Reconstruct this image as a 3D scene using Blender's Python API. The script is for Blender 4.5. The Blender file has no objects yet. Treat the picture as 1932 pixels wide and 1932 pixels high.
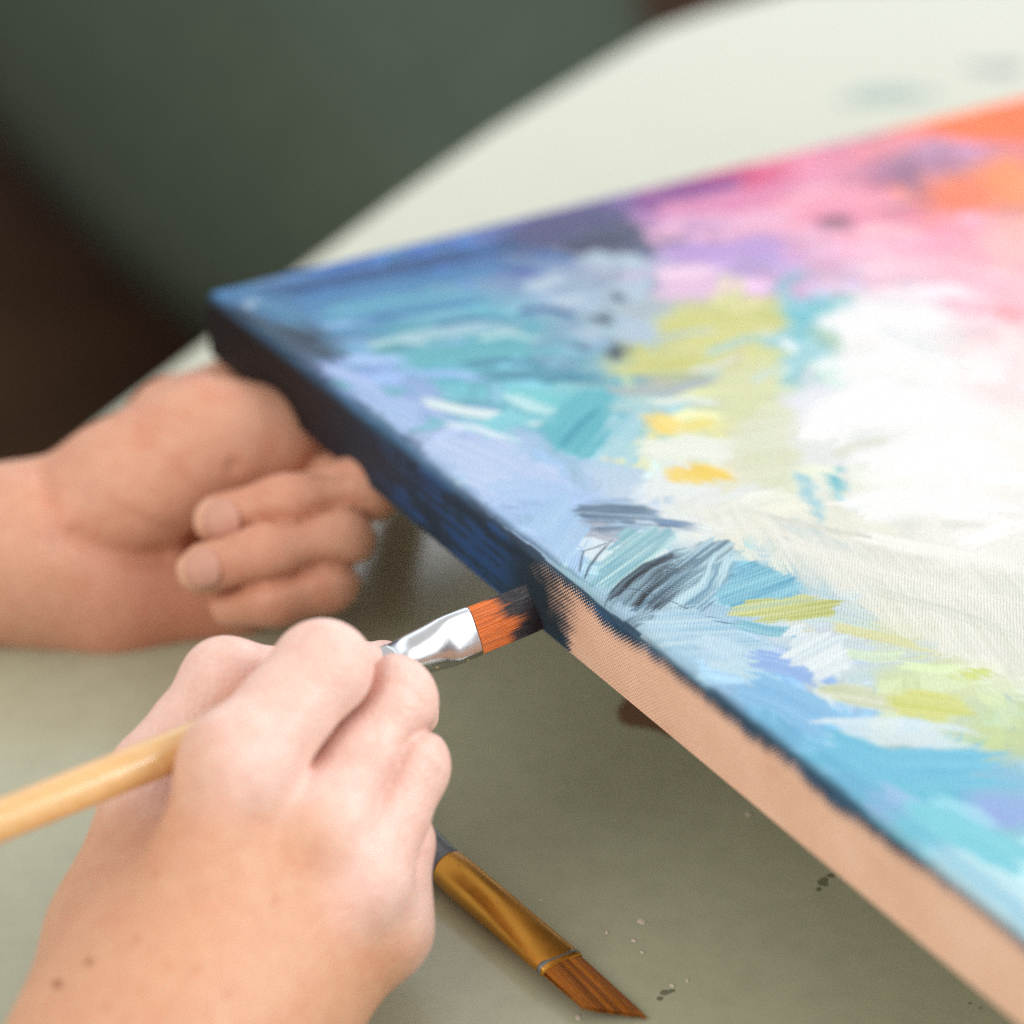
import bpy, math
import numpy as np
from mathutils import Vector

# ------------------------------------------------------------------ camera, light, exposure
SC = bpy.context.scene
TABLE_Z = 0.74
PITCH = math.radians(30.7)
CAM = np.array([0.0, 0.0, TABLE_Z + 0.363])
F = 50.0 / 12.0
cam_data = bpy.data.cameras.new('camera')
cam_data.lens = 50; cam_data.sensor_width = 24; cam_data.sensor_height = 24
cam_data.sensor_fit = 'HORIZONTAL'
cam_data.clip_start = 0.02; cam_data.clip_end = 60
cam_data.dof.use_dof = True
cam_data.dof.focus_distance = 0.530
cam_data.dof.aperture_fstop = 3.0
cam = bpy.data.objects.new('camera', cam_data)
SC.collection.objects.link(cam)
cam.location = CAM
cam.rotation_euler = (math.pi / 2 - PITCH, 0, 0)
SC.camera = cam

world = bpy.data.worlds.new('World'); SC.world = world
world.use_nodes = True
bg = world.node_tree.nodes['Background']
bg.inputs['Color'].default_value = (1.0, 0.985, 0.96, 1)
bg.inputs['Strength'].default_value = 0.84

def area_light(name, loc, target, sx, sy, power, color):
    ld = bpy.data.lights.new(name, 'AREA'); ld.shape = 'RECTANGLE'
    ld.size = sx; ld.size_y = sy; ld.energy = power; ld.color = color
    o = bpy.data.objects.new(name, ld); SC.collection.objects.link(o)
    o.location = loc
    o.rotation_euler = (Vector(target) - Vector(loc)).to_track_quat('-Z', 'Y').to_euler()
    return o
# the wide window beyond the far side of the table
area_light('window_light', (0.75, 2.9, 1.80), (0.1, 0.6, TABLE_Z), 3.0, 1.7, 19, (0.80, 0.89, 1.0))
# a window to the right of the table
area_light('side_window_light', (2.3, 0.3, 2.1), (0, 0.5, TABLE_Z), 1.6, 1.4, 50, (0.97, 0.98, 1.0))
# a weaker window behind the painter
area_light('room_window_light', (-1.6, -1.0, 2.3), (0, 0.5, TABLE_Z), 1.6, 1.4, 24, (1.0, 0.955, 0.89))

SC.view_settings.view_transform = 'Standard'
SC.view_settings.look = 'None'
SC.view_settings.exposure = 0.02
SC.view_settings.gamma = 1.0
SC.render.engine = 'CYCLES'
SC.cycles.use_denoising = False
SC.cycles.max_bounces = 6
SC.cycles.filter_width = 1.1

# ------------------------------------------------------------------ geometry helpers
RIGHT = np.array([1.0, 0, 0])
UPV = np.array([0, math.sin(PITCH), math.cos(PITCH)])
FWD = np.array([0, math.cos(PITCH), -math.sin(PITCH)])
def camdir(px, py):
    u = (px - 966) / 966.0; v = (966 - py) / 966.0
    return (u / F) * RIGHT + (v / F) * UPV + FWD
def at(px, py, d):
    """survey a point: sight line and distance -> place in the room"""
    return CAM + camdir(px, py) * d
def on_z(px, py, z):
    r = camdir(px, py)
    return CAM + r * ((z - CAM[2]) / r[2])
def lin(c):
    c = np.asarray(c, float) / 255.0
    return np.where(c <= 0.04045, c / 12.92, ((c + 0.055) / 1.055) ** 2.4)
def nrm(v):
    v = np.asarray(v, float); return v / np.linalg.norm(v)

def link(name, me, mat=None, parent=None):
    o = bpy.data.objects.new(name, me); SC.collection.objects.link(o)
    if mat is not None: me.materials.append(mat)
    if parent is not None: o.parent = parent
    return o
def tag(o, label, cat, group=None):
    o['label'] = label; o['category'] = cat
    if group: o['group'] = group
    return o
def empty(name, loc):
    o = bpy.data.objects.new(name, None); SC.collection.objects.link(o)
    o.location = loc; o.empty_display_size = 0.02
    bpy.context.view_layer.update()
    return o
def mesh_np(name, V, Q, smooth=True):
    """V (n,3); Q (m,k) with k = 3 or 4"""
    V = np.asarray(V, np.float32); Q = np.asarray(Q, np.int32)
    me = bpy.data.meshes.new(name)
    me.vertices.add(len(V)); me.vertices.foreach_set('co', V.ravel())
    k = Q.shape[1]
    me.loops.add(Q.size); me.loops.foreach_set('vertex_index', Q.ravel())
    me.polygons.add(len(Q))
    me.polygons.foreach_set('loop_start', np.arange(0, Q.size, k, dtype=np.int32))
    me.update(calc_edges=True)
    if smooth: me.polygons.foreach_set('use_smooth', np.ones(len(Q), bool))
    me.validate()
    return me
def mesh_py(name, V, Fc, smooth=True):
    me = bpy.data.meshes.new(name)
    me.from_pydata([tuple(map(float, v)) for v in V], [], [tuple(int(i) for i in f) for f in Fc]); me.update()
    if smooth:
        for p in me.polygons: p.use_smooth = True
    return me
def set_col(me, name, rgb):
    rgb = np.asarray(rgb, np.float32)
    at_ = me.color_attributes.new(name, 'FLOAT_COLOR', 'POINT')
    buf = np.ones((len(rgb), 4), np.float32); buf[:, :3] = rgb
    at_.data.foreach_set('color', buf.ravel())
def set_float(me, name, v):
    a = me.attributes.new(name, 'FLOAT', 'POINT'); a.data.foreach_set('value', np.asarray(v, np.float32))
def set_vec(me, name, v):
    a = me.attributes.new(name, 'FLOAT_VECTOR', 'POINT'); a.data.foreach_set('vector', np.asarray(v, np.float32).ravel())

# value noise (numpy) ---------------------------------------------------------
def hash2(ix, iy, seed):
    h = (ix.astype(np.int64) * 374761393 + iy.astype(np.int64) * 668265263 + seed * 2147483647) & 0xFFFFFFFF
    h = ((h ^ (h >> 13)) * 1274126177) & 0xFFFFFFFF
    return ((h ^ (h >> 16)) & 0xFFFF) / 65535.0
def vnoise(x, y, seed=0):
    ix = np.floor(x); iy = np.floor(y); fx = x - ix; fy = y - iy
    fx = fx * fx * (3 - 2 * fx); fy = fy * fy * (3 - 2 * fy)
    a = hash2(ix, iy, seed); b = hash2(ix + 1, iy, seed); c = hash2(ix, iy + 1, seed); d = hash2(ix + 1, iy + 1, seed)
    return (a * (1 - fx) + b * fx) * (1 - fy) + (c * (1 - fx) + d * fx) * fy
def fbm(x, y, seed=0, o=3):
    s = 0; amp = 0.5; t = 0
    for i in range(o):
        s = s + amp * vnoise(x * 2 ** i, y * 2 ** i, seed + 17 * i); t += amp; amp *= 0.5
    return s / t

# ------------------------------------------------------------------ materials
def new_mat(name):
    m = bpy.data.materials.new(name); m.use_nodes = True
    nt = m.node_tree; b = nt.nodes['Principled BSDF']
    return m, nt, b
def node(nt, t, **kw):
    n = nt.nodes.new(t)
    for k, v in kw.items(): setattr(n, k, v)
    return n
def noise_node(nt, scale, detail=3, coord=None, rough=0.55):
    n = node(nt, 'ShaderNodeTexNoise'); n.inputs['Scale'].default_value = scale
    n.inputs['Detail'].default_value = detail; n.inputs['Roughness'].default_value = rough
    if coord is not None: nt.links.new(coord, n.inputs['Vector'])
    return n
def ramp(nt, src, stops):
    r = node(nt, 'ShaderNodeValToRGB'); nt.links.new(src, r.inputs['Fac'])
    el = r.color_ramp.elements
    while len(el) < len(stops): el.new(0.5)
    for e, (p, c) in zip(el, stops):
        e.position = p; e.color = (*c, 1) if len(c) == 3 else c
    return r
def bump(nt, b, src, strength, dist):
    n = node(nt, 'ShaderNodeBump'); n.inputs['Strength'].default_value = strength
    n.inputs['Distance'].default_value = dist
    nt.links.new(src, n.inputs['Height']); nt.links.new(n.outputs['Normal'], b.inputs['Normal'])
    return n
def simple_mat(name, rgb, rough=0.5, metal=0.0, var=0.12, scale=60, bumpd=0.0002, spec=0.5, coat=0.0):
    m, nt, b = new_mat(name)
    tc = node(nt, 'ShaderNodeTexCoord')
    n = noise_node(nt, scale, 4, tc.outputs['Object'])
    rgb = np.asarray(rgb, float)
    r = ramp(nt, n.outputs['Fac'], [(0.3, tuple(rgb * (1 - var))), (0.7, tuple(np.minimum(rgb * (1 + var), 1)))])
    nt.links.new(r.outputs['Color'], b.inputs['Base Color'])
    b.inputs['Roughness'].default_value = rough; b.inputs['Metallic'].default_value = metal
    b.inputs['Specular IOR Level'].default_value = spec
    b.inputs['Coat Weight'].default_value = coat
    if bumpd: bump(nt, b, n.outputs['Fac'], 0.4, bumpd)
    return m

def skin_mat():
    m, nt, b = new_mat('skin')
    a = node(nt, 'ShaderNodeAttribute', attribute_name='skin')
    tc = node(nt, 'ShaderNodeTexCoord')
    n1 = noise_node(nt, 220, 4, tc.outputs['Object'])
    mx = node(nt, 'ShaderNodeMix', data_type='RGBA', blend_type='MULTIPLY')
    r = ramp(nt, n1.outputs['Fac'], [(0.3, (0.93, 0.86, 0.84)), (0.7, (1.0, 1.0, 1.0))])
    mx.inputs['Factor'].default_value = 1.0
    nt.links.new(a.outputs['Color'], mx.inputs['A']); nt.links.new(r.outputs['Color'], mx.inputs['B'])
    nt.links.new(mx.outputs['Result'], b.inputs['Base Color'])
    b.inputs['Roughness'].default_value = 0.46
    b.inputs['Specular IOR Level'].default_value = 0.42
    b.inputs['Subsurface Weight'].default_value = 0.22
    b.inputs['Subsurface Radius'].default_value = (1.0, 0.35, 0.2)
    b.inputs['Subsurface Scale'].default_value = 0.0026
    v = node(nt, 'ShaderNodeTexVoronoi'); v.inputs['Scale'].default_value = 900
    nt.links.new(tc.outputs['Object'], v.inputs['Vector'])
    n2 = noise_node(nt, 500, 3, tc.outputs['Object'])
    ad = node(nt, 'ShaderNodeMath', operation='ADD')
    nt.links.new(v.outputs['Distance'], ad.inputs[0]); nt.links.new(n2.outputs['Fac'], ad.inputs[1])
    bump(nt, b, ad.outputs['Value'], 0.5, 0.0004)
    return m

def table_mat():
    m, nt, b = new_mat('painted_table')
    tc = node(nt, 'ShaderNodeTexCoord')
    n1 = noise_node(nt, 9, 5, tc.outputs['Object'])
    n2 = noise_node(nt, 140, 4, tc.outputs['Object'])
    r = ramp(nt, n1.outputs['Fac'], [(0.3, (0.385, 0.392, 0.27)), (0.7, (0.415, 0.424, 0.30))])
    r2 = ramp(nt, n2.outputs['Fac'], [(0.32, (0.93, 0.93, 0.92)), (0.6, (1, 1, 1))])
    mx = node(nt, 'ShaderNodeMix', data_type='RGBA', blend_type='MULTIPLY'); mx.inputs['Factor'].default_value = 1
    nt.links.new(r.outputs['Color'], mx.inputs['A']); nt.links.new(r2.outputs['Color'], mx.inputs['B'])
    nt.links.new(mx.outputs['Result'], b.inputs['Base Color'])
    rr = ramp(nt, n1.outputs['Fac'], [(0.3, (0.20,) * 3), (0.7, (0.25,) * 3)])
    nt.links.new(rr.outputs['Color'], b.inputs['Roughness'])
    b.inputs['Specular IOR Level'].default_value = 1.0
    bump(nt, b, n2.outputs['Fac'], 0.12, 0.0006)
    return m

M_SKIN = skin_mat()
M_TABLE = table_mat()
M_FLOOR = simple_mat('dark_floor', (0.050, 0.024, 0.011), 0.8, var=0.3, scale=6, bumpd=0, spec=0.1)
M_BENCH = simple_mat('bench_fabric', (0.054, 0.069, 0.049), 0.95, var=0.15, scale=40, bumpd=0.001, spec=0.1)
M_BENCHWOOD = simple_mat('bench_wood', (0.03, 0.018, 0.01), 0.5, scale=20)
M_EDGE = simple_mat('table_leg_wood', (0.16, 0.15, 0.10), 0.5, scale=20)
M_BAR = simple_mat('stretcher_pine', (0.55, 0.38, 0.22), 0.6, scale=30)
M_NAIL = simple_mat('nail', (0.60, 0.31, 0.23), 0.5, var=0.06, scale=200, bumpd=0, spec=0.3)

# ------------------------------------------------------------------ floor, bench, table
def grid_plane(name, x0, x1, y0, y1, z, mat, kind):
    me = mesh_py(name, [(x0, y0, z), (x1, y0, z), (x1, y1, z), (x0, y1, z)], [(0, 1, 2, 3)], False)
    o = link(name, me, mat); o['kind'] = kind; return o
grid_plane('floor', -6, 6, -4, 9, 0.0, M_FLOOR, 'structure')

def rounded_slab(name, poly, z0, z1, r, mat, parent=None, seg=8):
    """a slab with outline poly (ccw, world xy) and rounded upper rim"""
    P = np.asarray(poly, float); n = len(P)
    prev = np.roll(P, 1, 0); nxt = np.roll(P, -1, 0)
    def inset(dist):
        e1 = P - prev; e2 = nxt - P
        e1 /= np.linalg.norm(e1, axis=1)[:, None]; e2 /= np.linalg.norm(e2, axis=1)[:, None]
        n1 = np.stack([-e1[:, 1], e1[:, 0]], 1); n2 = np.stack([-e2[:, 1], e2[:, 0]], 1)
        m = n1 + n2; m /= (1 + (n1 * n2).sum(1))[:, None]
        return P + m * dist
    rings = [(inset(0), z0), (inset(0), z1 - r)]
    for k in range(1, seg + 1):
        a = k / seg * math.pi / 2
        rings.append((inset(r * (1 - math.cos(a))), z1 - r + r * math.sin(a)))
    V = []; Fc = []
    for p, z in rings: V += [(x, y, z) for x, y in p]
    for k in range(len(rings) - 1):
        for i in range(n):
            j = (i + 1) % n
            Fc.append((k * n + i, k * n + j, (k + 1) * n + j, (k + 1) * n + i))
    Fc.append(tuple((len(rings) - 1) * n + i for i in range(n)))
    Fc.append(tuple(reversed(range(n))))
    me = mesh_py(name, V, Fc, False)
    for p in me.polygons: p.use_smooth = len(p.vertices) == 4
    return link(name, me, mat, parent)
def smooth_poly(pts, it=3):
    P = np.asarray(pts, float)
    for _ in range(it):
        nx = np.roll(P, -1, 0)
        P = np.stack([0.75 * P + 0.25 * nx, 0.25 * P + 0.75 * nx], 1).reshape(-1, 2)
    return P

# bench behind the table
BZ = 0.46
bp = [on_z(px, py, BZ - 0.1)[:2] for px, py in [(-300, -430), (-200, -90), (520, 640), (1180, 520), (1280, -60), (850, -480)]]
bp = np.array(bp)
area2 = np.sum(bp[:, 0] * np.roll(bp[:, 1], -1) - np.roll(bp[:, 0], -1) * bp[:, 1])
if area2 < 0: bp = bp[::-1]
bench = empty('bench', (float(bp[:, 0].mean()), float(bp[:, 1].mean()), 0))
def child_of(o, par):
    o.parent = par; o.matrix_parent_inverse = par.matrix_world.inverted(); return o
def dome(name, poly, z0, z1, mat):
    P = smooth_poly(poly, 4); c = P.mean(0); n = len(P); V = []; Fc = []; K = 14
    V += [(x, y, z0) for x, y in P]
    for k in range(1, K):
        a = k / K * math.pi / 2; s = math.cos(a) ** 0.9; z = z0 + (z1 - z0) * (0.08 + 0.92 * math.sin(a))
        V += [(c[0] + (x - c[0]) * s, c[1] + (y - c[1]) * s, z) for x, y in P]
    V.append((c[0], c[1], z1))
    for k in range(K - 1):
        Fc += [(k * n + i, k * n + (i + 1) % n, (k + 1) * n + (i + 1) % n, (k + 1) * n + i) for i in range(n)]
    Fc += [((K - 1) * n + i, (K - 1) * n + (i + 1) % n, K * n) for i in range(n)]
    Fc.append(tuple(reversed(range(n))))
    return link(name, mesh_py(name, V, Fc), mat)
child_of(dome('cushion', bp, BZ - 0.20, BZ + 0.10, M_BENCH), bench)
child_of(rounded_slab('seat_frame', smooth_poly(bp * 0.96 + bp.mean(0) * 0.04, 3), BZ - 0.24, BZ - 0.2005, 0.005, M_BENCHWOOD), bench)
cen = bp.mean(0)
for k in range(4):
    ang = math.pi / 4 + k * math.pi / 2
    c = cen + 0.24 * np.array([math.cos(ang), math.sin(ang)])
    w = 0.02
    sq = [c + np.array(q) * w for q in [(-1, -1), (1, -1), (1, 1), (-1, 1)]]
    child_of(rounded_slab('leg', sq, 0.0, BZ - 0.2405, 0.003, M_BENCHWOOD, seg=2), bench)
tag(bench, 'out of focus grey green padded seat standing on the dark floor beyond the table', 'seat')

# table: far rim surveyed in the photograph, near side closed off out of view
rim = [on_z(px, py, TABLE_Z)[:2] for px, py in [(1500, -30), (1330, 18), (1235, 52), (1130, 113), (920, 240), (735, 369), (550, 505), (370, 641), (110, 832), (-120, 1002)]]
rim = [np.array(p) for p in rim]
dlast = nrm(rim[-1] - rim[-2]); p1 = rim[-1] + dlast * 0.55
outline = [np.array([1.25, rim[0][1] + 0.06])] + rim + [p1, np.array([p1[0] + 0.1, -0.5]), np.array([1.25, -0.5])]
ol = np.array(outline)
if np.sum(ol[:, 0] * np.roll(ol[:, 1], -1) - np.roll(ol[:, 0], -1) * ol[:, 1]) < 0: ol = ol[::-1]
table = empty('table', (0.3, 0.4, 0))
child_of(rounded_slab('table_top', ol, TABLE_Z - 0.028, TABLE_Z, 0.006, M_TABLE), table)
for (x, y) in [(-0.35, -0.3), (1.1, -0.3), (1.1, 0.95), (0.3, 0.8)]:
    sq = [np.array((x, y)) + np.array(q) * 0.03 for q in [(-1, -1), (1, -1), (1, 1), (-1, 1)]]
    child_of(rounded_slab('leg', sq, 0.0, TABLE_Z - 0.0285, 0.003, M_EDGE, seg=2), table)
tag(table, 'sage green painted table with paint specks and a curved far rim', 'table')

# paint specks, stains and scuffs on the table: thin raised dabs of dry paint
rng = np.random.default_rng(4)
def dab(name, px, py, rx, ry, rgb, rot=0.0, th=0.0004, rough=0.5, seed=0):
    c = on_z(px, py, TABLE_Z)
    n = 22; V = [(c[0], c[1], c[2] + th)]
    sc = np.linalg.norm(c - CAM) / (F * 966)
    rg = np.random.default_rng(seed + int(px * 7 + py))
    ph = rg.uniform(0, 6.28, 4)
    for ring, zz in ((0.6, 0.85), (1.0, 0.1)):
        for i in range(n):
            a = i / n * 2 * math.pi
            rr = 1 + (0.10 + (0.10 if rx > 10 else 0)) * math.sin(2 * a + ph[0]) + (0.06 + (0.10 if rx > 10 else 0)) * math.sin(3 * a + ph[1]) + (0.02 + (0.07 if rx > 10 else 0)) * math.sin(5 * a + ph[2])
            x = rx * sc * math.cos(a) * rr * ring; y = ry * sc * math.sin(a) * rr * ring / 0.62
            V.append((c[0] + x * math.cos(rot) - y * math.sin(rot), c[1] + x * math.sin(rot) + y * math.cos(rot), c[2] + 0.00005 + th * zz))
    Fc = [(0, 1 + i, 1 + (i + 1) % n) for i in range(n)]
    Fc += [(1 + i, 1 + n + i, 1 + n + (i + 1) % n, 1 + (i + 1) % n) for i in range(n)]
    key = 'dab_%d_%d_%d' % tuple(int(255 * v) for v in rgb)
    m = bpy.data.materials.get(key) or simple_mat(key, rgb, rough, var=0.1, scale=300, bumpd=0)
    return child_of(link(name, mesh_py(name, V, Fc), m), table)
PINK = (0.54, 0.47, 0.37); DARKG = (0.15, 0.15, 0.09)
for px, py, r in [(1211, 1739, 8), (1196, 1775, 5), (1145, 1760, 4), (1212, 1797, 4), (1268, 1860, 4.5), (1297, 1850, 4), (1091, 1920, 6), (1412, 1537, 6), (1020, 1700, 3)]:
    dab('paint_speck', px, py, r, r * 0.72, PINK)
for px, py, rx, ry in [(1553, 1664, 13, 6), (1568, 1652, 8, 4), (1545, 1678, 6, 3), (1258, 1872, 14, 4), (1245, 1884, 7, 3), (1830, 1893, 3, 1.6), (1850, 1902, 2.5, 1.5)]:
    dab('paint_scuff', px, py, rx, ry, DARKG, rot=0.5, th=0.0001)
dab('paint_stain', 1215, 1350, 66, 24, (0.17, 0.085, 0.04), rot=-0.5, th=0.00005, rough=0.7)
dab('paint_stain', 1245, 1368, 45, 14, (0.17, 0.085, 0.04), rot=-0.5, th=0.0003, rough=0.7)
dab('paint_stain', 1675, 180, 95, 26, (0.27, 0.34, 0.30), th=0.0001, rough=0.42)
dab('paint_stain', 1880, 130, 45, 22, (0.24, 0.25, 0.24), th=0.0001, rough=0.42)

# ------------------------------------------------------------------ the stretched canvas
def cam_vec(u, v): return nrm(u * RIGHT + v * UPV + F * FWD)
E_NEAR = -cam_vec(-3.34, 2.59)                 # along the front edge, towards the viewer
_b = cam_vec(6.94, 2.23)
E_IN = nrm(_b - E_NEAR * np.dot(_b, E_NEAR))   # across the canvas, away from the front edge
E_UP = nrm(np.cross(E_NEAR, E_IN))
if E_UP[2] < 0: E_UP = -E_UP
P_EDGE = at(1110, 1121, 0.530)
CORNER = P_EDGE - E_NEAR * 0.2075              # outer far left corner, on the top plane
LA, LB, THICK, RR = 0.41, 0.51, 0.0175, 0.0036

def to_top(px, py):
    r = camdir(px, py); t = np.dot(CORNER - CAM, E_UP) / np.dot(r, E_UP)
    p = CAM + r * t - CORNER
    return np.array([np.dot(p, E_NEAR), np.dot(p, E_IN)])
def to_side(px, py):
    r = camdir(px, py); t = np.dot(CORNER - CAM, E_IN) / np.dot(r, E_IN)
    p = CAM + r * t - CORNER
    s = -np.dot(p, E_UP)
    return np.array([np.dot(p, E_NEAR), RR - (s - RR + RR * math.pi / 2)])
def T(*pts): return np.array([to_top(*p) for p in pts])
def S(*pts): return np.array([to_side(*p) for p in pts])

SIDE = RR * (math.pi / 2 - 1) + THICK          # unfolded width of a side below the top edge line
def axis(lst):
    out = []
    for a, b, step in lst:
        n = max(1, int(round((b - a) / step))); out += list(np.linspace(a, b, n, endpoint=False))
    out.append(lst[-1][1]); return np.array(out)
ga = axis([(-SIDE, -0.004, 0.0015), (-0.004, 0.02, 0.0006), (0.02, 0.11, 0.0007), (0.11, 0.30, 0.0004), (0.30, 0.36, 0.0006), (0.36, LA + SIDE, 0.005)])
gb = axis([(-SIDE, 0.085, 0.00036), (0.085, 0.17, 0.0006), (0.17, 0.38, 0.0012), (0.38, LB + SIDE, 0.005)])
A, B = np.meshgrid(ga, gb, indexing='ij')
A = A.ravel(); B = B.ravel(); NV = len(A)
COL = np.zeros((NV, 3)); HGT = np.zeros(NV); COV = np.ones(NV)

# --- underpainting: colour areas blended between sampled places
pts = """450 570 70 125 175;600 545 60 112 182;750 500 62 112 180;900 468 66 116 182;1000 450 62 72 118;1130 430 74 78 112;1200 470 72 78 112;1040 420 88 78 138
1180 392 108 82 150;1250 400 190 140 190;1300 362 165 85 150;1430 342 210 78 128;1420 400 235 150 180;1350 430 225 180 210;1330 480 180 150 205;1420 490 178 156 208
1280 520 225 190 220;1450 440 235 175 200;1530 330 235 150 180;1600 390 235 150 175;1710 320 170 120 150;1780 280 195 150 185;1820 370 240 130 95;1880 230 255 120 55
1800 240 255 125 62;1900 350 250 150 95;1650 460 240 172 192;1780 450 240 165 190;1900 460 245 190 190;1700 520 240 200 215;1900 560 240 192 202;1550 540 205 178 212
1480 530 215 175 210;1150 490 165 180 200;1050 530 112 142 186;1040 565 150 180 205;1190 520 150 165 185;1130 560 165 185 205;1100 640 130 165 190;1210 590 170 185 195
700 590 88 152 185;850 600 108 172 193;800 640 92 166 182;950 640 92 172 188;1020 690 92 162 182;1000 740 120 195 205;1080 790 85 175 190;900 750 110 170 190;620 600 78 140 180
660 700 140 165 215;750 760 150 175 220;870 850 170 190 225;950 880 165 195 225;1000 920 165 190 230;1050 980 160 190 225;1100 1000 165 195 225;1140 900 185 205 225
1300 600 205 207 140;1400 600 205 207 135;1250 680 196 200 135;1380 660 212 208 130;1440 680 210 215 150;1400 740 205 210 165;1300 730 190 195 175;1180 720 130 175 185
1520 580 110 185 200;1510 640 155 200 210;1490 700 155 200 205;1245 760 170 205 210;1310 805 222 222 165;1310 860 225 228 215;1200 860 165 205 220;1280 930 222 226 225
1650 640 240 238 238;1700 750 242 241 241;1800 850 242 240 239;1600 580 215 220 230;1450 850 215 218 190;1480 900 212 216 195;1560 760 226 228 236;1560 860 222 226 224
1300 980 222 228 228;1500 1000 226 226 212;1600 1060 220 220 210;1750 1120 222 222 214;1900 1000 236 233 228;1900 700 240 225 225;1900 850 240 236 232;1400 1000 226 226 210
1180 1060 160 200 215;1400 1080 130 184 202;1300 1110 150 185 205;1470 1110 122 180 205;1250 1170 165 195 215;1350 1210 165 200 222;1450 1270 145 185 218;1550 1350 125 180 222
1650 1450 120 185 217;1750 1500 110 185 210;1850 1600 120 195 215;1900 1680 190 225 235;1800 1580 160 212 228;1880 1530 150 175 222;1900 1450 140 190 215;1700 1380 190 215 228
1600 1300 192 212 218;1650 1310 205 214 160;1780 1280 208 216 175;1880 1390 196 210 160;1600 1240 205 215 218;1700 1200 210 214 180;1500 1190 200 216 222;1850 1200 222 222 214;1500 1330 120 175 215"""
cps = np.array([[float(v) for v in s.split()] for line in pts.split('\n') for s in line.split(';')])
CP = T(*[(p[0], p[1]) for p in cps]); CC = lin(cps[:, 2:5])
wx = 0.010 * (fbm(A * 45, B * 45, 3) - 0.5); wy = 0.016 * (fbm(A * 45, B * 30, 9) - 0.5)
Au = A + wx; Bu = np.maximum(B, 0) + wy
def field(a, b, power=4.5):
    num = np.zeros((len(a), 3)); den = np.zeros(len(a))
    for c, k in zip(CP, CC):
        w = 1.0 / ((a - c[0]) ** 2 + ((b - c[1]) * 0.75) ** 2 + 2e-6) ** (power / 2)
        num += w[:, None] * k; den += w
    return num / den[:, None]
COL[:] = field(Au, Bu)

def sstep(x, a, b):
    t = np.clip((x - a) / (b - a), 0, 1); return t * t * (3 - 2 * t)
def put(idx, alpha, rgb, h=None, cov=None):
    al = alpha[:, None]
    COL[idx] = COL[idx] * (1 - al) + rgb * al
    if h is not None: HGT[idx] = HGT[idx] * (1 - 0.8 * alpha) + h * alpha
    if cov is not None: COV[idx] = np.maximum(COV[idx], cov * (alpha > 0.02)) if cov > 0 else COV[idx]

def stroke(spine, w, c1, c2=None, alpha=1.0, soft=0.12, streak=0.5, dry=0.0, seed=0, hh=0.00013, nb=None):
    """one brush mark: spine in canvas metres, width w in metres"""
    P = np.asarray(spine, float)
    c1 = lin(c1); c2 = lin(c2) if c2 is not None else np.clip(c1 * 1.25 + 0.02, 0, 1)
    lo = P.min(0) - w; hi = P.max(0) + w
    idx = np.nonzero((A > lo[0]) & (A < hi[0]) & (B > lo[1]) & (B < hi[1]))[0]
    if len(idx) == 0: return
    a = A[idx]; b = B[idx]
    wob = 0.10 * w * (vnoise(a * 260, b * 260, seed) - 0.5)
    seg = np.diff(P, axis=0); L = np.linalg.norm(seg, axis=1); cum = np.concatenate([[0], np.cumsum(L)]); tot = cum[-1]
    best = np.full(len(a), 1e9); along = np.zeros(len(a)); cross = np.zeros(len(a))
    for i in range(len(seg)):
        d = seg[i] / L[i]; rx = a - P[i, 0]; ry = b - P[i, 1]
        t = rx * d[0] + ry * d[1]
        tc = t if len(seg) == 1 else (np.minimum(t, L[i]) if i == 0 else (np.maximum(t, 0) if i == len(seg) - 1 else np.clip(t, 0, L[i])))
        ex = rx - tc * d[0]; ey = ry - tc * d[1]
        q = ex * ex + ey * ey; m = q < best
        best[m] = q[m]; along[m] = (cum[i] + tc)[m]; cross[m] = (rx * -d[1] + ry * d[0])[m]
    c = (cross + wob) / (w * 0.5); s = along / tot
    nb = nb or max(5, w / 0.0011)
    st = 0.6 * vnoise(c * nb * 0.5 + 50, along * 35, seed + 1) + 0.4 * vnoise(c * nb * 1.3 + 50, along * 60, seed + 2)
    ragg = 0.22 * (st - 0.5) + 0.16 * (vnoise(c * nb * 0.8 + 9, s * 0 + seed, seed + 3) - 0.5)
    al = sstep(1 - np.abs(c), 0, soft * 2) * sstep(s + ragg, -0.02, 0.05) * sstep(1 - s + 2 * ragg, -0.02, 0.06)
    if dry > 0:
        al = al * sstep(st + (1 - dry) * 0.9 - s * dry * 0.6, 0.25, 0.6)
    al = al * alpha
    mixv = np.clip(0.5 + (st - 0.5) * 2.2 * streak, 0, 1)[:, None]
    rgb = c1 * (1 - mixv) + c2 * mixv
    ridge = 0.35 * sstep(np.abs(c), 0.7, 0.95) * hh
    put(idx, al, rgb, hh * (st * 1.3 - 0.15) + ridge)

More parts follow.
